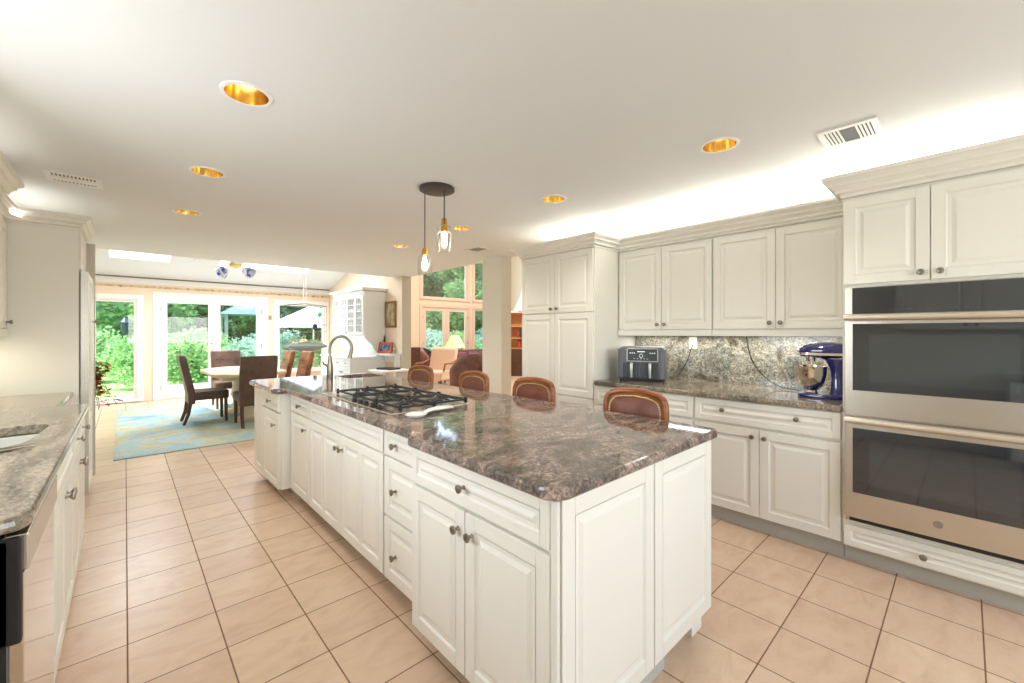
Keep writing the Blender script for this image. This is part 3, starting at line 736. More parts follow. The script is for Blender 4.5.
band = [(x, y) for x, y in bd] + [(x, -y) for x, y in reversed(bd)]
MB().prism(band, .284, .300).build('trim_band', CHROME, hd, smooth=True)
MB().lathe([(.018, 0), (.018, .01), (.012, .014)], 14, TR(.196, 0, .318, ry=rad(90))).build('attachment_hub', CHROME, hd, smooth=True)
MB().lathe([(.034, 0), (.036, .03), (.030, .032)], 18, TR(.115, 0, .243)).build('beater_hub', CHROME, hd, smooth=True)
MB().lathe([(.006, 0), (.006, .10)], 8, TR(.115, 0, .15)).build('beater_shaft', CHROME, hd, smooth=True)
bw = MB().lathe([(.045, 0), (.05, .003), (.046, .018), (.052, .026), (.078, .045), (.098, .080), (.107, .125), (.110, .178), (.113, .182), (.107, .180), (.103, .125), (.094, .082), (.074, .05), (.04, .034), (.001, .032)], 32, TR(.115, 0, .028), cap=False).build('bowl', CHROME, mx, smooth=True)
MB().tube([(.115 - .0, -.108, .19), (.115, -.15, .18), (.115, -.155, .13), (.115, -.115, .105)], .006, 8).build('bowl_handle', CHROME, bw, smooth=True)
MB().lathe([(.009, 0), (.011, .008), (.006, .016)], 10, TR(-.02, -.051, .215, rx=rad(90))).build('speed_knob', SILV, mx, smooth=True)

mx.scale = (.86, .95, 1.0)
# ---------------- left run
CX0 = -.85
tag(slab(rounded([(-.848, 1.56, 0), (-.172, 1.56, .05), (-.168, 3.76, .02), (-.30, 3.765, 0), (-.285, 4.595, 0), (-.848, 4.595, 0)], 6), .876, .915, PR(.876, .915),
    [rounded([(-.72, 2.45, .12), (-.30, 2.50, .16), (-.26, 3.08, .10), (-.72, 3.02, .12)], 6)]).build('sink_countertop', GR_L), 'beige-brown granite countertop on the left with the curved sink cut-out', 'countertop')
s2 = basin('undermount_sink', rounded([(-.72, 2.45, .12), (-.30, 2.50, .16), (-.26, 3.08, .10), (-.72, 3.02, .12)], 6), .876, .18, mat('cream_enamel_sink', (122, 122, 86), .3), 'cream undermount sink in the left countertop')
MB().lathe([(.04, 0), (.036, .003), (.02, .004)], 16, TR(-.5, 2.78, .697)).build('drain', CHROME, s2)
G = 'base cabinets on the left sink side'
def LC(y): return y
cabinet('sink_cabinet', 'sink base cabinet on the left with one false drawer over two doors', .80, .60, .10, .875, (-.205, 2.20, 0), RZL,
    [('drawer', .004, .738, .796, .868, []), ('door', .004, .104, .398, .726, [(.365, .67)]), ('door', .402, .104, .796, .726, [(.435, .67)])], toe=.1, recess=.08, group=G)
cabinet('base_cabinet', 'drawer and door base cabinet on the left, next to the fridge panel', .735, .60, .10, .875, (-.205, 3.005, 0), RZL,
    [('drawer', .004, .738, .36, .868, [(.18, .80)]), ('drawer', .364, .738, .73, .868, [(.55, .80)]), ('door', .004, .104, .36, .726, [(.32, .64)]), ('door', .364, .104, .73, .726, [(.40, .64)])], toe=.1, recess=.08, group=G)
dw = empty('dishwasher', (-.19, 1.585, 0), RZL, 'stainless dishwasher with black side at the near end of the left counter', 'dishwasher')
MB().box(.0, .03, .09, .60, .60, .865).build('tub', BLACK, dw)
dd = MB().box(.003, -.006, .10, .597, .029, .765).build('door_panel', mat('mirror_steel', (214, 206, 196), .12, 1.0), dw, bevel=.002)
MB().box(.003, -.014, .77, .597, .029, .862).build('control_strip', STEEL, dw, bevel=.004)
MB().box(-.018, -.004, .60, .0, .10, .862).build('side_bracket', BLACK, dw, bevel=.006)
MB().box(-.018, .02, .0, .0, .60, .86).build('side_panel', BLACK, dw)
MB().box(.0, .06, 0, .60, .60, .09).build('toe_plate', BLACK, dw)
# refrigerator wall
cabinet('base_cabinet', 'set-back cream base cabinet between the drawer unit and the refrigerator panel', .83, .50, .10, .875, (-.32, 3.76, 0), RZL,
    [('door', .004, .104, .41, .868, [(.37, .70)]), ('door', .415, .104, .82, .868, [(.455, .70)])], toe=.1, recess=.08, group=G)
fr = empty('refrigerator_surround', (-.26, 4.60, 0), RZL, 'tall cream refrigerator surround at the far end of the left counter', 'cabinet')
MB().box(0, 0, 0, .022, .588, 2.15).build('side_panel', CREAM, fr)
MB().box(.022, .01, 1.84, .66, .588, 2.15).build('top_cabinet', CREAM, fr)
front_panel(MB(), .03, 1.85, .655, 2.14, M=TR(0, .01, 0)).build('top_door', CREAM, fr, bevel=.002)
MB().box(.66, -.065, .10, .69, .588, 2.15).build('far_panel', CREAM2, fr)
rf = empty('refrigerator', (-.23, 4.624, 0), RZL, 'built-in refrigerator with cream panel door and steel edges in its surround', 'refrigerator')
MB().box(0, .02, .10, .632, .60, 1.835).build('cabinet_body', mat('fridge_grey', (110, 108, 106), .5), rf)
d = front_panel(MB(), .03, .62, .60, 1.83).build('door', CREAM, rf, bevel=.002)
knob(d, .56, 1.46)
front_panel(MB(), .03, .11, .60, .61).build('freezer_drawer', CREAM, rf, bevel=.002)
MB().box(0, -.022, .10, .028, .02, 1.835).build('steel_edge', STEEL, rf)
MB().box(.602, -.028, .10, .632, .02, 1.835).build('steel_edge', STEEL, rf)
MB().box(0.0, .05, .0, .632, .6, .10).build('toe_grille', BLACK, rf)
crown([(-.63, 3.93), (-.63, 4.595), (-.262, 4.595), (-.262, 5.29)], 2.145, 'cream crown molding turning around the top of the refrigerator surround', sc=.9)
u = cabinet('upper_cabinet', 'shallow upper cabinet at the left picture edge beside the refrigerator surround', .66, .218, 1.385, 2.14, (-.63, 3.93, 0), RZL,
    [('door', .004, 1.392, .655, 2.13, [(.61, 1.437)])])
MB().box(0, -.022, 1.335, .66, -.002, 1.388).build('light_rail', CREAM, u, bevel=.003)
u = cabinet('upper_cabinet', 'taller upper cabinet above the left counter, near the added sink window', 1.20, .27, 1.40, 2.19, (-.56, 2.72, 0), RZL,
    [('door', .004, 1.405, .598, 2.18, [(.56, 1.45)]), ('door', .602, 1.405, 1.195, 2.18, [(.64, 1.45)])])
crown([(-.84, 2.72), (-.54, 2.72), (-.54, 3.925), (-.84, 3.925)], 2.18, 'raised cream crown molding at the upper left corner of the picture', sc=.95)
cabinet('base_cabinet', 'base cabinet on the left wall behind the camera, mirrored in the oven glass', 1.60, .60, .10, .875, (-.225, -1.9, 0), RZL,
    [('drawer', .004, .738, .796, .868, [(.4, .80)]), ('drawer', .804, .738, 1.596, .868, [(1.2, .80)]), ('door', .004, .104, .798, .726, [(.75, .66)], 2), ('door', .802, .104, 1.596, .726, [(.85, .66)], 2)], toe=.1, recess=.08)
tag(slab([(-.848, -1.92), (-.19, -1.92), (-.19, -.28), (-.848, -.28)], .876, .915, PR(.876, .915)).build('rear_countertop', GR_L), 'short granite countertop behind the camera', 'countertop')
for k in range(2):
    cabinet('upper_cabinet', 'upper cabinet on the left wall behind the camera, ' + ('nearer the window' if k else 'farther from the window'), 1.20, .33, 1.40, 2.16, (-.50, -1.9 + k * 1.26, 0), RZL,
        [('door', .004, 1.405, .598, 2.15, [(.56, 1.45)]), ('door', .602, 1.405, 1.196, 2.15, [(.64, 1.45)])])
# faucet at the left sink and black kettle
lf = empty('sink_faucet', (-.47, 3.16, .915), rad(200), 'nickel faucet behind the left sink at the picture edge', 'faucet')
MB().lathe([(.026, 0), (.026, .02), (.017, .05), (.015, .16)], 16).build('base', NICKEL, lf, smooth=True)
MB().tube([(0, 0, .15), (.02, -.02, .24), (.08, -.06, .29), (.14, -.10, .26), (.16, -.11, .2)], .012, 10).build('spout', NICKEL, lf, smooth=True)
sp = MB().tube([(0, 0, .01), (.05, .01, .014), (.09, .02, .012)], [.02, .012, .006], 8, flat=.5).build('metal_soap_dish', NICKEL, smooth=True, loc=(-.345, 2.44, .911)); tag(sp, 'small nickel sink accessory at the near rim of the left sink', 'sink accessory')
kt = empty('coffee_kettle', (-.74, 4.25, .915), 0, 'black rounded kettle standing at the left picture edge on the counter', 'kettle')
MB().lathe([(.10, 0), (.105, .02), (.105, .09), (.09, .15), (.05, .19), (.02, .20)], 24).build('body', BLACK, kt, smooth=True)
MB().sphere((0, 0, .205), .014).build('lid_knob', BLACK, kt, smooth=True)
MB().tube([(.0, .09, .16), (0, .16, .17), (0, .17, .08), (0, .10, .03)], .011, 8).build('handle', BLACK, kt, smooth=True)
outlet('wall_outlet', (-.849, 4.40, 1.16), RZL, 'brown outlet on the left wall below the upper cabinet', mat('brown_plate', (120, 96, 76), .5))

# ================================================================== CEILING FIXTURES
WARM = (1.0, 0.96, 0.90)
def can():
    e = empty('recessed_light', (0, 0, CH), 0, '', 'ceiling light', 'recessed ceiling lights')
    MB().lathe([(.104, 0), (.104, -.004), (.098, -.007), (.086, -.005), (.086, .0)], 32, cap=False).build('trim_ring', WHITE, e, smooth=True)
    MB().lathe([(.086, -.004), (.082, .03), (.070, .075), (.058, .11), (.056, .115)], 32, cap=False).build('reflector', GOLD, e, smooth=True)
    MB().lathe([(.088, .001), (.092, .02), (.092, .17), (.001, .171)], 24, cap=False).build('housing', BLACK, e, smooth=True)
    MB().sphere((0, 0, .085), .040, .040, .034).build('bulb', CANB, e, smooth=True)
    return e
c0 = can()
names = ['gold recessed ceiling light above the left aisle, the largest and nearest', 'gold recessed ceiling light above the left aisle, second of its row', 'small gold recessed ceiling light above the left aisle, third of its row',
         'gold recessed ceiling light beside the square ceiling vent', 'gold recessed ceiling light in front of the upper cabinets, near the pantry', 'gold recessed ceiling light just right of the pendant cluster', 'tiny gold recessed ceiling light, farthest, left of the hanging pendants']
for i, (x, y) in enumerate(LIGHTS):
    c = c0 if i == 0 else copy_tree(c0)
    c.location = (x, y, CH); c['label'] = names[i]
    lamp('can_lamp', 'SPOT', (x, y, CH - .02), 13, WARM, (0, 0, 0), spot_size=rad(125), spot_blend=.8, shadow_soft_size=.07)
# cove strips on top of the right wall cabinets
lamp('cove_strip', 'AREA', (3.72, 1.40, 2.24), 10.5, (1, .97, .92), aim((-.35, 0, 1)), shape='RECTANGLE', size=1.75, size_y=.12)
lamp('cove_strip', 'AREA', (3.6, .1, 2.26), 5, (1, .97, .92), aim((-.35, 0, 1)), shape='RECTANGLE', size=.7, size_y=.12)
lamp('cove_strip', 'AREA', (3.62, 2.8, 2.26), 2.8, (1, .97, .92), aim((-.3, 0, 1)), shape='RECTANGLE', size=.7, size_y=.12)
lamp('cove_strip', 'AREA', (-.75, 3.4, 2.22), .8, (1, .97, .92), aim((.3, 0, 1)), shape='RECTANGLE', size=1.0, size_y=.12)
lamp('cove_strip', 'AREA', (-.6, 4.95, 2.20), .8, (1, .97, .92), aim((.3, 0, 1)), shape='RECTANGLE', size=1.0, size_y=.12)
lamp('undercabinet_strip', 'AREA', (3.72, 1.4, 1.33), 3.0, (1, .97, .92), (0, 0, 0), shape='RECTANGLE', size=.06, size_y=1.6)
lamp('undercabinet_strip', 'AREA', (-.74, 4.2, 1.32), 1.3, (1, .95, .80), (0, 0, 0), shape='RECTANGLE', size=.06, size_y=.4)

def vent(name, x0, y0, x1, y1, label, kind):
    e = empty(name, ((x0 + x1) / 2, (y0 + y1) / 2, CH), 0, label, 'air vent')
    hx, hy = (x1 - x0) / 2, (y1 - y0) / 2
    f_ = MB(); b = .028
    f_.box(-hx, -hy, -.008, -hx + b, hy, -.0005); f_.box(hx - b, -hy, -.008, hx, hy, -.0005); f_.box(-hx + b, -hy, -.008, hx - b, -hy + b, -.0005); f_.box(-hx + b, hy - b, -.008, hx - b, hy, -.0005)
    f_.build('frame', WHITE, e, bevel=.002)
    MB().box(-hx + b, -hy + b, -.0015, hx - b, hy - b, -.0004).build('duct_mesh', mat('grey_mesh', (96, 98, 98), .7), e)
    s = MB()
    if kind == 'square':
        s.box(-hx + b, -hy + b, -.006, -.0 - .055 , hy - b, -.002) if False else None
        for k in range(4):
            s.box(-hx + b, -hy + .035 + k * .016, -.007, hx - b, -hy + .043 + k * .016, -.002); s.box(-hx + b, hy - .043 - k * .016, -.007, hx - b, hy - .035 - k * .016, -.002)
        s.build('louver', WHITE, e)
    elif kind == 'slots':
        nb = 12
        for k in range(nb + 1):
            x = -hx + b + (2 * hx - 2 * b) * k / nb; s.box(x - .005, -hy + b, -.007, x + .005, hy - b, -.002)
        s.box(-hx + b, -.03, -.0075, hx - b, .06, -.002)
        s.build('louver', WHITE, e)
    else:
        for k in range(7):
            y = -hy + b + (2 * hy - 2 * b) * (k + .5) / 7; s.box(-hx + b, y - .004, -.007, hx - b, y + .004, -.002)
        s.build('louver', mat('grey_louver', (170, 168, 162), .6), e)
vent('ceiling_vent', 2.75, .30, 3.01, .55, 'square white ceiling vent with grey centre near the oven tower', 'square')
vent('ceiling_vent', -.40, 4.12, -.12, 4.38, 'white slotted ceiling vent above the refrigerator aisle on the left', 'slots')
vent('ceiling_vent', 3.22, 4.12, 3.44, 4.40, 'small grey ceiling vent just in front of the square column', 'grey')

# pendant cluster
pc = empty('pendant_cluster', (1.707, 2.672, CH), 0, 'dark bronze round canopy with three clear glass pendants above the island', 'pendant light')
MB().lathe([(.128, 0), (.130, -.006), (.130, -.020), (.118, -.026), (.001, -.026)], 36, cap=False).build('canopy', BRONZE, pc, smooth=True)
Rv = Vector((.735, -.678, 0)); Fv = Vector((.678, .735, 0))
for lat, dep, zt in ((-.088, -.01, 1.980), (.058, -.02, 2.152), (.042, .075, 2.225)):
    p = Rv * lat + Fv * dep
    k = MB().tube([(p.x, p.y, -.02), (p.x, p.y, zt - CH)], .0042, 8).build('cord', BRONZE, pc)
    z = zt - CH
    k2 = MB().lathe([(.006, .012), (.014, .008), (.022, .0), (.024, -.012), (.021, -.016), (.024, -.022), (.024, -.040), (.018, -.044)], 18, TR(p.x, p.y, z)).build('socket', BRASS, pc, smooth=True)
    MB().lathe([(.020, -.038), (.042, -.046), (.050, -.056), (.052, -.085), (.052, -.19), (.0495, -.19), (.0495, -.085), (.047, -.058), (.038, -.049), (.020, -.041)], 28, TR(p.x, p.y, z), cap=False).build('glass_shade', SHADEG, pc, smooth=True)
    MB().lathe([(.011, -.044), (.012, -.065), (.021, -.10), (.024, -.125), (.018, -.148), (.002, -.156)], 16, TR(p.x, p.y, z)).build('bulb', BULB, pc, smooth=True)

# ceiling fan / light with blue patterned shades under the vault
cf = empty('ceiling_fan', (1.345, 8.2, slope_z(8.2)), 0, 'pale ceiling fan with brass hub and blue and white glass shades in the dining area', 'ceiling fan')
zc = 2.50 - slope_z(8.2)
MB().lathe([(.06, .0), (.055, -.04), (.012, -.05), (.012, zc + .06), (.05, zc + .05), (.085, zc + .03), (.085, zc - .03), (.04, zc - .06), (.012, zc - .07)], 20).build('hub', mat('pale_brass', (214, 190, 130), .35, .7), cf, smooth=True)
for k in range(4):
    a = rad(10 + 90 * k)
    MB().box(.08, -.06, zc - .004, .56, .06, zc + .004, TR(rz=a)).build('blade', WHITE, cf, bevel=.003)
PORC = mat('blue_white_porcelain', (230, 232, 245), .2)
setc(PORC, ramp(PORC, noise(PORC, coords(PORC), 9, 3, .6), [(0.40, (70, 86, 184)), (0.50, (226, 230, 246))]))
for k in range(2):
    a = rad(-43 + 180 * k); M = TR(rz=a) @ TR(.15, 0, zc - .08, ry=rad(-55)) @ Matrix.Scale(1.35, 4)
    ar = MB().tube([(0.02, 0, zc - .03), (.10, 0, zc - .04), (.15, 0, zc - .08)], .008, 6, M=TR(rz=a)).build('lamp_arm', BRASS, cf, smooth=True)
    MB().lathe([(.02, 0), (.05, -.02), (.068, -.07), (.075, -.10), (.07, -.10), (.045, -.022), (.018, -.003)], 20, M, cap=False).build('shade', PORC, cf, smooth=True)

# ================================================================== BAR CHAIRS
def barchair():
    e = empty('bar_chair', (0, 0, 0), 0, '', 'bar chair', 'carved leather bar chairs along the far side of the island')
    # local front is -y ; top of back 1.045
    w2 = .192; zt = 1.018; zb = .70
    def outline(w_, top, bot, n=22):
        pts = []; zm = top - .12
        for k in range(n + 1):
            a = pi * k / n; c_, s__ = cos(a), sin(a)
            pts.append((-w_ * math.copysign(abs(c_) ** .42, c_), zm + (top - zm) * abs(s__) ** .5 + .006 * max(0, 1 - abs(c_) * 4)))
        return [(-w_ + .02, bot)] + pts + [(w_ - .02, bot)]
    def bend(x, z): # back curves and leans
        return .02 + .10 * (z - .66) ** 1 * .55 - .16 * x * x / .05 * .25
    O = outline(w2, zt, zb)
    fr_ = MB().tube([(x, bend(x, z), z) for x, z in O] , .018, 10, flat=1.0)
    fr_.tube([(-w2 + .03, bend(w2, zb), zb), (0, bend(0, zb) + .0, zb - .015), (w2 - .03, bend(w2, zb), zb)], .02, 8)
    fr_.build('back_frame', CARVED, e, smooth=True)
    # inner bead of wood
    O2 = outline(w2 - .022, zt - .022, zb + .02)
    MB().tube([(x, bend(x, z) - .008, z) for x, z in O2], .010, 8).build('inner_moulding', CARVED, e, smooth=True)
    # pad
    vs = []; fs = []; O3 = outline(w2 - .028, zt - .028, zb + .02); n = len(O3)
    for s_i, (sc_, dy_) in enumerate([(1.0, .006), (.97, -.012), (.8, -.022), (.4, -.028)]):
        for x, z in O3: 
            zc_ = (zt + zb) / 2; X = x * sc_; Z = zc_ + (z - zc_) * sc_; vs.append((X, bend(X, Z) + dy_, Z))
    for r in range(3):
        for k in range(n): fs.append((r * n + k, r * n + (k + 1) % n, (r + 1) * n + (k + 1) % n, (r + 1) * n + k))
    fs.append(tuple(3 * n + k for k in range(n)))
    for x, z in O3: vs.append((x, bend(x, z) + .022, z))
    fs.append(tuple(4 * n + k for k in range(n)))
    for k in range(n): fs.append((k, (k + 1) % n, 4 * n + (k + 1) % n, 4 * n + k))
    pad = MB().add(vs, fs).build('back_pad', LEATH, e, smooth=True)
    # nail heads
    nl = MB(); Q = [Vector((x, bend(x, z) - .017, z)) for x, z in O3]; acc = 0
    for i in range(len(Q) - 1):
        seg = (Q[i + 1] - Q[i]).length; t = (0.014 - acc)
        while t < seg:
            p = Q[i].lerp(Q[i + 1], t / seg); nl.sphere(tuple(p), .0052, .004, .0052, 6, 4); t += .014
        acc = seg - (t - .014)
    nl.build('nailhead_trim', mat('antique_nail', (226, 200, 150), .35, .8), pad, smooth=True)
    MB().prism(rounded([(-.23, -.44, .06), (.23, -.44, .06), (.21, .0, .05), (-.21, .0, .05)], 5), .57, .65).build('seat', LEATH, e, bevel=.02, seg=3, smooth=True)
    MB().prism(rounded([(-.225, -.435, .05), (.225, -.435, .05), (.21, .01, .04), (-.21, .01, .04)], 5), .53, .575).build('seat_rail', CARVED, e, bevel=.006)
    for sx in (-1, 1):
        MB().tube([(sx * .195, -.40, .55), (sx * .20, -.42, .45), (sx * .195, -.40, .2), (sx * .205, -.425, 0)], [.026, .022, .015, .019], 8).build('leg', CARVED, e, smooth=True)
        MB().tube([(sx * .205, bend(.2, .7), .71), (sx * .20, .005, .55), (sx * .195, .0, .3), (sx * .20, .06, 0)], [.02, .024, .018, .018], 8).build('leg', CARVED, e, smooth=True)
        MB().tube([(sx * .195, -.40, .2), (sx * .195, .005, .26)], .011, 8).build('stretcher', CARVED, e, smooth=True)
    MB().tube([(-.195, -.40, .2), (.195, -.40, .2)], .012, 8).build('footrest', CARVED, e, smooth=True)
    return e
b0 = barchair()
for i, (y, rr, lab) in enumerate([(1.29, 0, 'nearest carved bar chair with cognac leather back, in front of the air fryer counter'), (2.10, 0, 'second carved bar chair along the island, in front of the tall pantry'),
                               (2.80, -2, 'third carved bar chair along the island, in front of the column'), (3.66, 4, 'farthest carved bar chair along the island, in front of the family room doors')]):
    c = b0 if i == 0 else copy_tree(b0)
    c.location = (2.14, y, 0); c.rotation_euler = (0, 0, rad(-90 + rr)); c['label'] = lab

# ================================================================== DINING
rug = MB().prism(rounded([(-.09, 6.14, .01), (2.95, 6.14, .01), (2.95, 9.9, .01), (-.09, 9.9, .01)], 2), .001, .012).build('area_rug', RUG)
tag(rug, 'large blue, green and yellow abstract rug under the dining table', 'rug')
tb = empty('dining_table', (1.42, 8.05, .0125), 0, 'pale wooden dining table with clipped corners and cream pedestals', 'table')
MB().prism(rounded([(-.50, -.62, 0), (-.16, -.98, 0), (.16, -.98, 0), (.50, -.62, 0), (.50, .62, 0), (.16, .92, 0), (-.16, .92, 0), (-.50, .62, 0)]), .70, .745).build('tabletop', PALEW, tb, bevel=.008)
MB().prism([(-.36, -.6), (.36, -.6), (.36, .6), (-.36, .6)], .63, .70).build('apron', mat('cream_table_paint', (236, 226, 196), .5), tb)
for s1 in (-1, 1):
    MB().lathe([(.17, 0), (.17, .03), (.09, .07), (.07, .2), (.10, .32), (.075, .45), (.09, .58), (.16, .63)], 20, TR(0, s1 * .42, 0)).build('pedestal', mat('cream_table_paint', (236, 226, 196), .5), tb, smooth=True)
def dchair(m, tuft=False):
    e = empty('dining_chair', (0, 0, .0125), 0, '', 'dining chair')
    MB().prism(rounded([(-.235, -.26, .04), (.235, -.26, .04), (.225, .22, .02), (-.225, .22, .02)], 4), .35, .475).build('seat', m, e, bevel=.02, seg=3, smooth=True)
    lean = lambda z: .20 + max(0, (z - .45)) * .20
    mb = MB(); zs = [.30, .45, .7, .95, 1.02]; vs = []; fs = []
    for z in zs:
        t_ = .045 if z < 1.0 else .035; y = lean(z)
        for x, dy_ in ((-.235, -t_), (.235, -t_), (.235, t_), (-.235, t_)): vs.append((x, y + dy_, z))
    for r in range(len(zs) - 1):
        for k in range(4): fs.append((r * 4 + k, r * 4 + (k + 1) % 4, (r + 1) * 4 + (k + 1) % 4, (r + 1) * 4 + k))
    fs.append((3, 2, 1, 0)); r = (len(zs) - 1) * 4; fs.append((r, r + 1, r + 2, r + 3))
    bk = mb.add(vs, fs).build('backrest', m, e, bevel=.02, seg=3, smooth=True)
    for row, z in enumerate((.62, .74, .86)):
        for k in range(4 - row % 2):
            x = (-.15 if row % 2 == 0 else -.10) + k * .10
            MB().sphere((x, lean(z) - .047, z), .012, .007, .012, 8, 5).build('tuft_button', DARKW, bk, smooth=True)
    for sx in (-1, 1):
        MB().tube([(sx * .20, -.22, .36), (sx * .20, -.225, 0)], [.026, .019], 4).build('leg', DARKW, e)
        MB().tube([(sx * .20, .21, .36), (sx * .20, .24, .15), (sx * .20, .29, 0)], [.028, .024, .019], 4).build('leg', DARKW, e)
    return e
G = 'dining chairs around the table'
d0 = dchair(CHOC)
spots = [(.92, 7.92, 90, 'brown leather dining chair on the left of the table seen from its side'), (1.42, 7.20, 180, 'brown leather dining chair nearest the kitchen, its plain back to the camera'),
         (1.40, 9.20, 0, 'brown leather dining chair at the far side, showing its button-tufted back')]
for i, (x, y, a, lab) in enumerate(spots):
    c = d0 if i == 0 else copy_tree(d0)
    c.location = (x, y, .0125); c.rotation_euler = (0, 0, rad(a)); c['label'] = lab; c['group'] = G
d1 = dchair(CARAM)
for i, (x, y, a, lab) in enumerate([(1.93, 8.50, -90, 'caramel patterned leather dining chair, left one of the pair'), (2.10, 8.00, -88, 'caramel patterned leather dining chair, right one of the pair')]):
    c = d1 if i == 0 else copy_tree(d1)
    c.location = (x, y, .0125); c.rotation_euler = (0, 0, rad(a)); c['label'] = lab; c['group'] = G

# hanging cage with dark tray
hc = empty('hanging_cage', (3.05, 10.35, 2.03), 0, 'open wire hanging cage with dark glass tray in front of the right dining window', 'hanging cage')
WIRE = mat('grey_wire', (96, 100, 98), .5, .5)
wq = MB(); hx, hy = .40, .26
for sx in (-1, 1):
    for sy in (-1, 1):
        wq.tube([(sx * hx, sy * hy, -.04), (0, 0, .01)], .004, 5); wq.tube([(sx * hx, sy * hy, -.04), (sx * hx, sy * hy, -.80)], .004, 5)
for z in (-.04, -.42, -.56):
    wq.tube([(-hx, -hy, z), (hx, -hy, z), (hx, hy, z), (-hx, hy, z)], .004, 5, closed=True)
wq.build('wire_frame', WIRE, hc)
cn = MB(); zc0 = (slope_z(10.35) + .002 - 2.03) / 1.15
for s1 in (-1, 1): cn.tube([(s1 * .03, 0, .01), (s1 * .025, 0, zc0)], .006, 6)
cn.build('white_chain', WHITE, hc)
vs = [(sx * a, sy * b, z) for (a, b, z) in ((.30, .2, -.78), (.41, .26, -.835), (.41, .26, -.86), (.10, .08, -.96)) for sx, sy in ((-1, -1), (1, -1), (1, 1), (-1, 1))]
MB().add(vs, [(r * 4 + k, r * 4 + (k + 1) % 4, r * 4 + 4 + (k + 1) % 4, r * 4 + 4 + k) for r in range(3) for k in range(4)] + [(12, 13, 14, 15)]).build('tray', mat('dark_tray', (92, 102, 100), .3, .2), hc)
lf_ = MB()
for k in range(60):
    c_ = Vector((random.uniform(-.34, .34), random.uniform(-.2, .2), random.uniform(-.80, -.70))); a = random.random() * 6.28; u_ = Vector((cos(a), sin(a), random.uniform(-.5, .8))).normalized() * .05; v_ = u_.orthogonal().normalized() * .016
    lf_.add([c_ - u_, c_ + v_, c_ + u_, c_ - v_], [(0, 1, 2, 3)])
lf_.build('filling', leaf_mat('dried_leaves', (92, 128, 84), (226, 178, 140), .2, 12), hc)
MB().sphere((.26, -.2, -.21), .05, .03, .055).build('green_ornament', mat('green_toy', (40, 150, 88), .4), hc, smooth=True)
MB().sphere((.16, -.2, -.46), .05, .03, .07).build('dark_ornament', BLACK, hc, smooth=True)

hc.scale = (1.0, 1.0, 1.15)
# picture on the wall
pi_ = empty('framed_picture', (3.849, 7.67, 1.465), RZR, 'small gold framed picture on the peach wall beside the hutch', 'picture')
f_ = MB(); w_, h_ = .44, .52
for a in ((0, 0, .045, h_), (w_ - .045, 0, w_, h_), (.045, h_ - .045, w_ - .045, h_), (.045, 0, w_ - .045, .045)): f_.box(a[0] - w_ / 2, -.03, a[1], a[2] - w_ / 2, -.0005, a[3])
f_.build('frame', mat('antique_gold', (150, 112, 50), .4, .6), pi_, bevel=.006)
ART = mat('figures_painting', (210, 200, 170), .6)
setc(ART, ramp(ART, noise(ART, coords(ART, (6, 6, 3)), 1.6, 4, .6), [(.35, (120, 84, 66)), (.5, (190, 168, 130)), (.62, (196, 208, 188)), (.75, (226, 222, 200))]))
MB().box(-w_ / 2 + .04, -.016, .04, w_ / 2 - .04, -.012, h_ - .04).build('canvas', ART, pi_)

# hutch against the dining right wall
hu = empty('china_hutch', (3.40, 9.50, 0), RZR, 'tall white china hutch with arched glass doors against the peach wall', 'hutch')
HW = 1.60
up = MB(); up.box(0, 0, 1.30, .02, .445, 2.12); up.box(HW - .02, 0, 1.30, HW, .445, 2.12); up.box(.02, .02, 1.301, HW - .02, .425, 1.32); up.box(.02, .02, 2.10, HW - .02, .425, 2.119); up.box(.02, .425, 1.301, HW - .02, .444, 2.119)
up.box(.01, .02, 1.56, HW - .01, .42, 1.575); up.box(.01, .02, 1.83, HW - .01, .42, 1.845)
WH = mat('white_hutch_paint', (244, 244, 240), .4)
up.build('upper_case', WH, hu)
cr = MB(); 
for o_, z in ((.0, 2.12), (.02, 2.15), (.045, 2.19), (.07, 2.21)): cr.box(-o_, -o_, z, HW + o_, .445, z + .035)
cr.build('cornice', WH, hu)
for k in range(4):
    a = .02 + k * (HW - .04) / 4; b = a + (HW - .04) / 4 - .005
    q = MB(); s_ = .04
    q.box(a, -.018, 1.33, a + s_, 0, 2.10); q.box(b - s_, -.018, 1.33, b, 0, 2.10); q.box(a + s_, -.018, 1.33, b - s_, 0, 1.38); q.box(a + s_, -.018, 2.06, b - s_, 0, 2.10)
    for j in (1, 2): 
        xx = a + s_ + (b - a - 2 * s_) * j / 3; q.box(xx - .006, -.014, 1.38, xx + .006, -.004, 2.06)
    for j in range(1, 5): q.box(a + s_, -.014, 1.38 + j * .136 - .006, b - s_, -.004, 1.38 + j * .136 + .006)
    mid = (a + b) / 2; hw = (b - a) / 2 - s_
    if k in (0, 3):
        arc = [(mid + hw * cos(t_ * pi / 10), -.012, 1.96 + .10 * sin(t_ * pi / 10)) for t_ in range(11)]; q.tube(arc, .012, 6)
    dr = q.build('glass_door', WH, hu, bevel=.002, seg=1)
    MB().box(a + s_, -.010, 1.38, b - s_, -.007, 2.06).build('glass', PANE, dr)
    if k in (1, 2): knob(dr, (b - .02) if k == 1 else (a + .02), 1.36, -.018, BLACK)
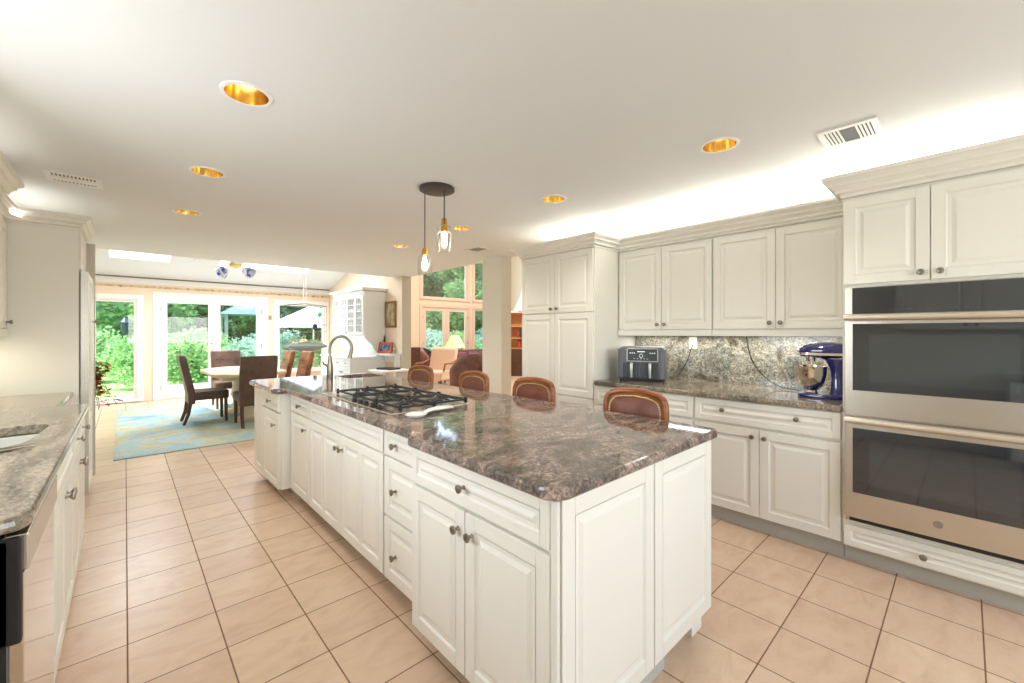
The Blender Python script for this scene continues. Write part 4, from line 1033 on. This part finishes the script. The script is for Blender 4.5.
# slanted back section and side wings
sl_ = MB()
for x in (0, HW - .02):
    sl_.add([(x_, y, z) for x_ in (x, x + .02) for y, z in ((.0, 1.30), (.03, 1.24), (.16, 1.12), (.24, .98), (.25, .90), (.445, .90), (.445, 1.30))], [tuple(range(7))[::-1], tuple(range(7, 14))] + [(i, (i + 1) % 7, 7 + (i + 1) % 7, 7 + i) for i in range(7)])
sl_.box(0, .40, .90, HW, .44, 1.30)
sl_.build('back_section', WH, hu)
MB().box(-.02, -.28, .86, HW + .02, .445, .90).build('counter', WH, hu, bevel=.006)
MB().box(0, -.25, .08, HW, .445, .86).build('base_case', WH, hu)
for k in range(4):
    a = k * HW / 4 + .006; b = a + HW / 4 - .012
    d = front_panel(MB(), a, .70, b, .85, 1, M=TR(0, -.25, 0)).build('drawer', WH, hu, bevel=.002); knob(d, (a + b) / 2, .775, -.27)
    d = front_panel(MB(), a, .10, b, .69, 1, M=TR(0, -.25, 0)).build('door', WH, hu, bevel=.002); knob(d, a + .04 if k % 2 else b - .04, .60, -.27)
MB().box(0.02, -.2, 0, HW - .02, .40, .08).build('plinth', WH, hu)
# wall ledge with photo frame
ld = empty('wall_ledge', (3.849, 7.60, 0), RZR, 'white bracketed ledge on the wall below the picture, right of the hutch', 'ledge')
MB().box(-.27, -.26, .93, .33, 0, .965).build('shelf', WH, ld, bevel=.004)
MB().box(.24, -.10, 0, .30, 0, .93).build('post', WH, ld)
MB().box(-.25, -.06, .80, .24, 0, .93).build('apron', WH, ld)
ph = empty('photo_frame', (3.70, 7.66, .966), rad(-70), 'orange wooden photo frame standing on the white wall ledge', 'photo frame')
M = TR(rx=rad(-12)); q = MB()
for a in ((-.17, 0, -.13, .22), (.13, 0, .17, .22), (-.13, .18, .13, .22), (-.13, 0, .13, .04)): q.box(a[0], -.012, a[1], a[2], .012, a[3], M)
q.build('frame', mat('orange_wood', (206, 98, 44), .35), ph, bevel=.003)
PHM = mat('blue_photo', (90, 98, 140), .4); setc(PHM, ramp(PHM, noise(PHM, coords(PHM), 12, 3), [(.4, (60, 66, 110)), (.6, (170, 172, 190))]))
MB().box(-.13, -.006, .04, .13, .0, .18, M).build('photo', PHM, ph)
bt = MB().lathe([(.022, 0), (.024, .05), (.012, .08), (.009, .12), (.012, .122)], 14).build('small_vase', mat('grey_glass', (186, 190, 180), .1), smooth=True, loc=(3.78, 7.42, .966)); tag(bt, 'tiny grey vase at the right end of the white ledge', 'vase')
bb = MB().prism(rounded([(-.18, -.13, .02), (.18, -.13, .02), (.18, .13, .02), (-.18, .13, .02)], 3), 0, .03).build('black_tray', BLACK, loc=(3.52, 7.12, .70), rz=rad(-70), bevel=.004); tag(bb, 'flat black tray on the low cream desk beyond the island sink', 'tray')
dk = empty('low_desk', (3.47, 7.12, 0), 0, 'low cream desk beyond the island in front of the hutch', 'desk')
MB().box(-.25, -.35, .67, .35, .20, .70).build('desktop', CREAM, dk, bevel=.004)
MB().box(-.22, -.32, 0, -.19, .17, .67).build('side', CREAM, dk); MB().box(.30, -.32, 0, .33, .17, .67).build('side', CREAM, dk)
sm = empty('framed_print', (3.849, 10.15, 1.42), RZR, 'slim dark framed print on the wall between the hutch and the window', 'picture')
MB().box(-.2, -.02, 0, .2, -.0005, .58).build('frame', mat('grey_frame', (120, 112, 104), .5), sm); MB().box(-.17, -.023, .03, .17, -.0205, .55).build('mat_board', WHITE, sm)
th = MB().box(-.03, -.02, -.05, .03, -.0005, .05).build('thermostat', mat('thermo_beige', (176, 150, 130), .5), loc=(2.50, YF - .0, 1.72), bevel=.004); tag(th, 'small brown thermostat on the strip between French doors and right window', 'thermostat')

# coleus plant on stand by the left window
def leaf(mb, c, d, l, w_):
    d = Vector(d).normalized(); s = d.cross(Vector((0, 0, 1))); s = s.normalized() if s.length > .01 else Vector((1, 0, 0)); s *= w_
    up_ = s.cross(d).normalized() * l * .12; c = Vector(c)
    mb.add([c, c + d * l * .35 + s + up_, c + d * l * .75 + s * .7 + up_, c + d * l, c + d * l * .75 - s * .7 + up_, c + d * l * .35 - s + up_, c + d * l * .5], [(0, 1, 6), (1, 2, 6), (2, 3, 6), (3, 4, 6), (4, 5, 6), (5, 0, 6)])
pl = empty('potted_plant', (-.17, 6.95, 0), 0, 'trailing plant with copper red leaves beside the refrigerator wall', 'plant')
MB().lathe([(.10, .0), (.10, .03), (.03, .05), (.03, .50), (.11, .53), (.11, .55)], 18, TR(-.20, 0, 0)).build('stand', DARKW, pl, smooth=True)
MB().lathe([(.07, .55), (.11, .72), (.12, .74), (.105, .74), (.07, .60)], 18, TR(-.20, 0, 0), cap=False).build('pot', mat('terracotta', (170, 104, 74), .8), pl, smooth=True)
lm = MB(); sm_ = MB()
for k in range(30):
    a = random.uniform(-1.2, 1.2); rr = random.uniform(.12, .26); p0 = Vector((-.2, 0, .72)); top = p0 + Vector((cos(a) * rr * .5, sin(a) * rr * .6, random.uniform(.10, .36))); end = p0 + Vector((cos(a) * rr, sin(a) * rr, random.uniform(-.28, .30)))
    pt = [p0, top, end] if k > 0 else [p0, top, p0 + Vector((.30, -.02, -.22))]
    sm_.tube([pt[0], pt[1], pt[2]], .003, 4)
    for j in range(8):
        t = random.uniform(.4, 1); q = pt[0] * (1 - t) ** 2 + pt[1] * 2 * t * (1 - t) + pt[2] * t * t
        b = random.random() * 6.28; leaf(lm, q, (cos(b), sin(b), random.uniform(-.6, .5)), random.uniform(.06, .10), .028)
lm.build('leaves', REDLEAF, pl); sm_.build('stems', mat('stem_green', (110, 120, 70), .7), pl)

# ================================================================== FAMILY ROOM
ac = empty('armchair', (5.30, 8.35, 0), rad(-62), 'pale pink upholstered armchair with carved wooden arms in the family room', 'armchair')
PINKF = mat('pale_pink_fabric', (236, 208, 188), .9)
MB().box(-.32, -.35, .28, .32, .30, .48).build('seat', PINKF, ac, bevel=.04, seg=3)
MB().add([(x, y, z) for x in (-.33, .33) for y, z in ((.22, .40), (.34, .40), (.52, 1.0), (.46, 1.03), (.38, .98))], [(4, 3, 2, 1, 0), (5, 6, 7, 8, 9)] + [(i, (i + 1) % 5, 5 + (i + 1) % 5, 5 + i) for i in range(5)]).build('backrest', PINKF, ac, bevel=.02, seg=2)
for sx in (-1, 1):
    MB().tube([(sx * .36, .36, .72), (sx * .38, .1, .66), (sx * .38, -.25, .66), (sx * .37, -.30, .50)], .022, 8).build('arm', CARVED, ac, smooth=True)
    for y in (-.30, .28): MB().tube([(sx * .30, y, .30), (sx * .31, y * 1.08, 0)], [.026, .018], 8).build('leg', DARKW, ac, smooth=True)
def wing(name, loc, rz, label, s=1.0):
    e = empty(name, loc, rz, label, 'armchair', 'leather club chairs in the family room'); n = 15; vs = []; fs = []
    for zi, (z, k) in enumerate([(.12, 1.0), (.45, 1.02), (.62, 1.04), (.82, 1.0), (.94, .9), (.97, .84)]):
        for i in range(n):
            a = pi * i / (n - 1); zz = z if z < .6 else .58 + (z - .58) * (.35 + .65 * sin(a) ** .8)
            vs.append((.42 * k * cos(a), -.05 + .45 * k * sin(a), zz))
        for i in range(n):
            a = pi * (n - 1 - i) / (n - 1); zz = z if z < .6 else .58 + (z - .58) * (.35 + .65 * sin(a) ** .8)
            vs.append((.30 * k * cos(a), -.05 + .31 * k * sin(a), zz))
    m_ = 2 * n
    for r in range(5):
        for k in range(m_): fs.append((r * m_ + k, r * m_ + (k + 1) % m_, (r + 1) * m_ + (k + 1) % m_, (r + 1) * m_ + k))
    for i in range(n - 1):
        fs.append((i, i + 1, m_ - 2 - i, m_ - 1 - i)); q_ = 5 * m_; fs.append((q_ + i, q_ + i + 1, q_ + m_ - 2 - i, q_ + m_ - 1 - i))
    MB().add(vs, fs).build('shell', CLUB, e, smooth=True)
    MB().prism(rounded([(-.29, -.42, .06), (.29, -.42, .06), (.27, .22, .1), (-.27, .22, .1)], 4), .14, .46).build('seat_cushion', CLUB, e, bevel=.04, seg=3)
    for sx in (-1, 1):
        for y in (-.3, .25): MB().lathe([(.018, 0), (.028, .13)], 8, TR(sx * .26, y, 0)).build('leg', DARKW, e)
    return e
wing('club_chair', (5.05, 6.65, 0), rad(160), 'rounded brown leather club chair behind the third bar chair')
wing('club_chair', (5.95, 9.6, 0), rad(40), 'small orange-brown leather chair beside the pink armchair')
lt = empty('side_table', (6.19, 8.85, 0), 0, 'round side table carrying the lamp in the family room', 'table')
MB().lathe([(.22, .60), (.22, .625)], 24).build('tabletop', DARKW, lt); MB().lathe([(.14, 0), (.12, .03), (.03, .06), (.03, .60)], 16).build('pedestal', DARKW, lt, smooth=True)
lm_ = empty('table_lamp', (6.19, 8.85, .6255), 0, 'table lamp with a pleated cream bell shade', 'lamp')
MB().lathe([(.07, 0), (.07, .015), (.02, .03), (.045, .12), (.05, .18), (.015, .26), (.012, .42)], 16).build('base', BRASS, lm_, smooth=True)
n = 48; vs = []; fs = []
for r_, z in ((.25, .36), (.21, .46), (.15, .58), (.09, .68)):
    for k in range(n): 
        a = 2 * pi * k / n; q_ = r_ * (1 + .035 * (k % 2)); vs.append((q_ * cos(a), q_ * sin(a), z))
for r in range(3):
    for k in range(n): fs.append((r * n + k, r * n + (k + 1) % n, (r + 1) * n + (k + 1) % n, (r + 1) * n + k))
MB().add(vs, fs).build('lamp_shade', emit('lit_lampshade', (250, 212, 150), .55), lm_)
MB().lathe([(.006, .34), (.006, .71), (.012, .72), (.002, .74)], 8).build('finial', BRASS, lm_, smooth=True)
sf = empty('sofa', (7.7, 9.9, 0), 0, 'long plum coloured sofa below the family room windows', 'sofa')
PLUM = mat('plum_fabric', (112, 70, 84), .8)
MB().box(-1.0, -.45, .10, 1.0, .45, .44).build('seat', PLUM, sf, bevel=.05, seg=3); MB().box(-1.0, .22, .44, 1.0, .45, .86).build('backrest', PLUM, sf, bevel=.06, seg=3)
for sx in (-1, 1): MB().box(sx * .82 - .13, -.45, .44, sx * .82 + .13, .2, .64).build('arm', PLUM, sf, bevel=.06, seg=3)
for k in range(3): MB().box(-.66 + k * .44, .10, .45, -.24 + k * .44, .23, .80, ).build('back_cushion', mat('plum_cushion', (132, 88, 100), .85), sf, bevel=.06, seg=3)
for sx in (-1, 1):
    for y in (-.38, .38): MB().box(sx * .9 - .03, y - .03, 0, sx * .9 + .03, y + .03, .10).build('foot', DARKW, sf)
bx = MB().box(-.13, -.13, 0, .13, .13, 1.02).build('wooden_pedestal', DARKW, loc=(5.05, 8.95, 0), bevel=.01); tag(bx, 'dark brown wooden pedestal just right of the picture wall', 'pedestal')
# bookcase seen between column and pantry
bc = empty('bookcase', (9.35, 9.40, 0), rad(-45), 'orange wooden bookcase glimpsed between the column and the pantry', 'bookcase')
q = MB(); q.box(-.6, 0, .85, -.57, .32, 2.0); q.box(.57, 0, .85, .6, .32, 2.0); q.box(-.6, .29, .85, .6, .32, 2.0)
for z in (.85, 1.18, 1.55, 1.97): q.box(-.57, .0, z, .57, .29, z + .03)
q.build('shelves', SHELFW, bc)
MB().box(-.62, -.05, 0, .62, .32, .84).build('base_case', DARKW, bc)
MB().box(-.66, -.08, 2.0, .66, .32, 2.06).build('ledge', WHITE, bc)
for k, (x, z, h, c) in enumerate([(-.3, 1.215, .22, (170, 74, 50)), (-.22, 1.215, .26, (90, 70, 60)), (-.14, 1.215, .2, (200, 150, 90)), (-.05, 1.215, .24, (120, 60, 52)), (.04, 1.215, .22, (186, 120, 60)), (-.26, .885, .2, (200, 90, 40)), (-.16, .885, .24, (214, 120, 60)), (-.06, .885, .22, (160, 60, 40)), (.05, .885, .2, (80, 66, 60))]):
    Mx = Matrix.Translation((9.35, 9.40, 0)) @ Matrix.Rotation(rad(-45), 4, 'Z')
    p = Mx @ Vector((x, .16, z - .004))
    bk = MB().box(-.03, -.09, 0, .03, .09, h).build('book', mat('book_%d' % k, c, .7), loc=p, rz=rad(-45), bevel=.003)
    tag(bk, ['rust', 'dark brown', 'tan', 'maroon', 'ochre', 'orange', 'light orange', 'brick red', 'charcoal'][k] + ' book upright on the ' + ('middle' if z > 1 else 'lowest') + ' shelf of the orange bookcase', 'book', 'books in the orange bookcase')
vz = MB().lathe([(.34, 0), (.34, .03), (.24, .25), (.13, .5), (.07, .75), (.04, .80)], 20).build('white_sculpture', WHITE, smooth=True, loc=(9.40, 9.60, 2.061)); tag(vz, 'white cone-shaped ornament on the ledge above the bookcase', 'ornament')

# ================================================================== GARDEN
struct(MB().box(-40, YF + .16, -.30, 60, 60, -.12).build('ground_lawn', GRASS))
pt = MB().box(.3, YF + .17, -.119, 9.6, 13.2, -.03).build('patio', PATIO); struct(pt)
def cloud(mb, c, r, n, size):
    for _ in range(n):
        while True:
            p = Vector((random.uniform(-1, 1), random.uniform(-1, 1), random.uniform(-1, 1)))
            if .3 < p.length <= 1: break
        q = Vector((c[0] + p.x * r[0], c[1] + p.y * r[1], c[2] + p.z * r[2]))
        d = Vector((random.gauss(0, 1), random.gauss(0, 1), random.gauss(0, .7))).normalized(); s = d.orthogonal().normalized(); s = Matrix.Rotation(random.random() * 6.28, 3, d) @ s
        l = size * random.uniform(.6, 1.3)
        mb.add([q - d * l, q + s * l * .5, q + d * l, q - s * l * .5], [(0, 1, 2, 3)])
def shrub(m, n, size, name):
    e = empty(name, (0, 0, -.12), 0, '', 'shrub', 'garden shrubs beyond the glass doors')
    mb = MB()
    for k in range(9): cloud(mb, (random.uniform(-.6, .6), random.uniform(-.45, .45), random.uniform(.35, 1.05)), (.5, .5, .42), n // 9, size)
    mb.build('foliage', m, e)
    st = MB()
    for k in range(6): st.tube([(0, 0, 0), (random.uniform(-.25, .25), random.uniform(-.25, .25), .5), (random.uniform(-.6, .6), random.uniform(-.5, .5), 1.1)], [.03, .02, .01], 5)
    st.build('branches', BARK, e); return e
sA = shrub(LEAF1, 3800, .055, 'leafy_shrub'); sB = shrub(LEAF3, 3800, .06, 'silvery_shrub')
shr = [(sA, -.9, 17.2, 1.2, 'bright shrub on the lawn seen through the left picture window'), (sA, .35, 15.0, 1.0, 'bright shrub at the left edge behind the left French door'), (sA, 1.35, 14.4, 1.05, 'lush green shrub filling the left French door glass'), (sA, 1.95, 15.2, 1.15, 'tall bright shrub between the two French door leaves'),
       (sB, 2.75, 14.2, .95, 'silvery green shrub behind the right French door'), (sB, 3.6, 15.0, 1.1, 'silvery green shrub right of the right French door'), (sA, 4.3, 14.2, .9, 'green shrub below the umbrella in the right dining window'), (sB, 9.2, 14.4, 1.15, 'pale shrub low in the left family room door'), (sA, 10.6, 14.8, 1.1, 'green shrub low in the right family room door'), (sB, 12.0, 15.5, 1.2, 'pale shrub seen in the side window of the family room'), (sA, -2.2, 19.5, 1.4, 'far shrub at the left end of the lawn')]
shr += [(sA, -9 + 2.9 * k, 26.5 + (k % 3) * 1.5, 3.0, 'tall dense bush in the hedge behind the garden trees') for k in range(13)]
used = set()
for s0, x, y, sc_, lab in shr:
    c = s0 if s0.name not in used else copy_tree(s0)
    used.add(s0.name); c.location = (x, y, -.12); c.scale = (sc_,) * 3; c.rotation_euler = (0, 0, random.random() * 6); c['label'] = lab
    if lab.startswith('tall dense bush'): c['group'] = 'tall bushes of the hedge behind the garden'
def tree(h, r, n):
    e = empty('garden_tree', (0, 0, -.12), 0, '', 'tree', 'trees behind the garden')
    t = MB().tube([(0, 0, 0), (.08, .02, h * .3), (-.06, .05, h * .6), (.05, 0, h)], [.24, .19, .14, .05], 9)
    for k in range(9):
        a = random.random() * 6.28; z = random.uniform(.25, .8) * h; t.tube([(0, 0, z), (cos(a) * r * .5, sin(a) * r * .5, z + .7), (cos(a) * r * .8, sin(a) * r * .8, z + 1.2)], [.07, .05, .02], 5)
    t.build('trunk', BARK, e, smooth=True)
    mb = MB()
    for k in range(16): 
        a = random.random() * 6.28; q = random.uniform(.1, .8) * r; cloud(mb, (cos(a) * q, sin(a) * q, random.uniform(.22, 1.0) * h), (1.2, 1.2, .8), n // 16, .15)
    mb.build('crown', LEAF2, e); return e
t0 = tree(9.0, 2.4, 11000)
i = 0
descr = ['thin', 'broad', 'tall', 'pale', 'dense', 'leaning']
for (x, y, s) in [(-4.5, 24, 1.0), (-1.8, 27, 1.2), (.6, 23.5, 1.0), (3.2, 26, 1.15), (5.6, 22.5, 1.0), (8.4, 25, 1.2), (10.8, 21.5, 1.05), (13.6, 24, 1.2), (16.2, 21.0, 1.0), (19.5, 24, 1.2), (23, 22, 1.1),
                  (-3, 33, 1.5), (2, 34, 1.5), (7, 34, 1.6), (12.5, 33, 1.6), (18, 33, 1.6), (24, 31, 1.6), (30, 28, 1.5), (-8, 30, 1.5), (12.2, 17.0, .9), (15.8, 17.8, 1.0), (27, 17, 1.2)]:
    c = t0 if i == 0 else copy_tree(t0)
    c.location = (x, y, -.12); c.scale = (s,) * 3; c.rotation_euler = (0, 0, random.random() * 6.28)
    c['label'] = 'green leafy tree standing at the back of the garden beyond the glass doors'
    i += 1
t0['label'] = 'green leafy tree standing at the back of the garden beyond the glass doors'
um = empty('patio_umbrella', (4.35, 13.9, -.03), 0, 'lilac-white patio umbrella outside the right dining window', 'umbrella')
MB().tube([(0, 0, .0), (0, 0, 2.28)], .022, 8).build('pole', WHITE, um)
n = 8; vs = [(0, 0, 2.28)] + [(1.15 * cos(2 * pi * k / n), 1.15 * sin(2 * pi * k / n), 1.70) for k in range(n)] + [(1.16 * cos(2 * pi * k / n), 1.16 * sin(2 * pi * k / n), 1.56) for k in range(n)]
MB().add(vs, [(0, 1 + k, 1 + (k + 1) % n) for k in range(n)] + [(1 + k, 9 + k, 9 + (k + 1) % n, 1 + (k + 1) % n) for k in range(n)]).build('canopy', mat('lilac_canvas', (226, 222, 250), .8), um)
MB().lathe([(.25, 0), (.25, .05), (.04, .08)], 16).build('base', BRONZE, um)
gz = empty('garden_shed', (3.5, 19.5, -.12), rad(0), 'blue-grey roofed garden pavilion seen through the right French door', 'pavilion')
BG = mat('blue_grey_shingle', (92, 120, 150), .7)
MB().add([(-.85, -.8, 2.2), (.85, -.8, 2.2), (.85, .8, 2.2), (-.85, .8, 2.2), (0, 0, 2.75)], [(0, 1, 4), (1, 2, 4), (2, 3, 4), (3, 0, 4), (3, 2, 1, 0)]).build('roof', BG, gz)
for sx in (-1, 1):
    for sy in (-1, 1): MB().box(sx * .7 - .05, sy * .65 - .05, 0, sx * .7 + .05, sy * .65 + .05, 2.2).build('post', mat('weathered_post', (130, 136, 140), .8), gz)
bf = empty('bird_feeder', (.62, 15.6, -.12), 0, 'dark teal bird feeder on a pole seen through the left window', 'bird feeder')
MB().tube([(0, 0, 0), (0, 0, 1.35)], .02, 6).build('pole', BRONZE, bf); MB().lathe([(.03, 1.38), (.09, 1.6), (.10, 1.75), (.13, 1.78), (.02, 1.92)], 8).build('feeder', mat('dark_teal', (20, 56, 70), .5), bf)
bf.location = (0, 16.0, -.12)
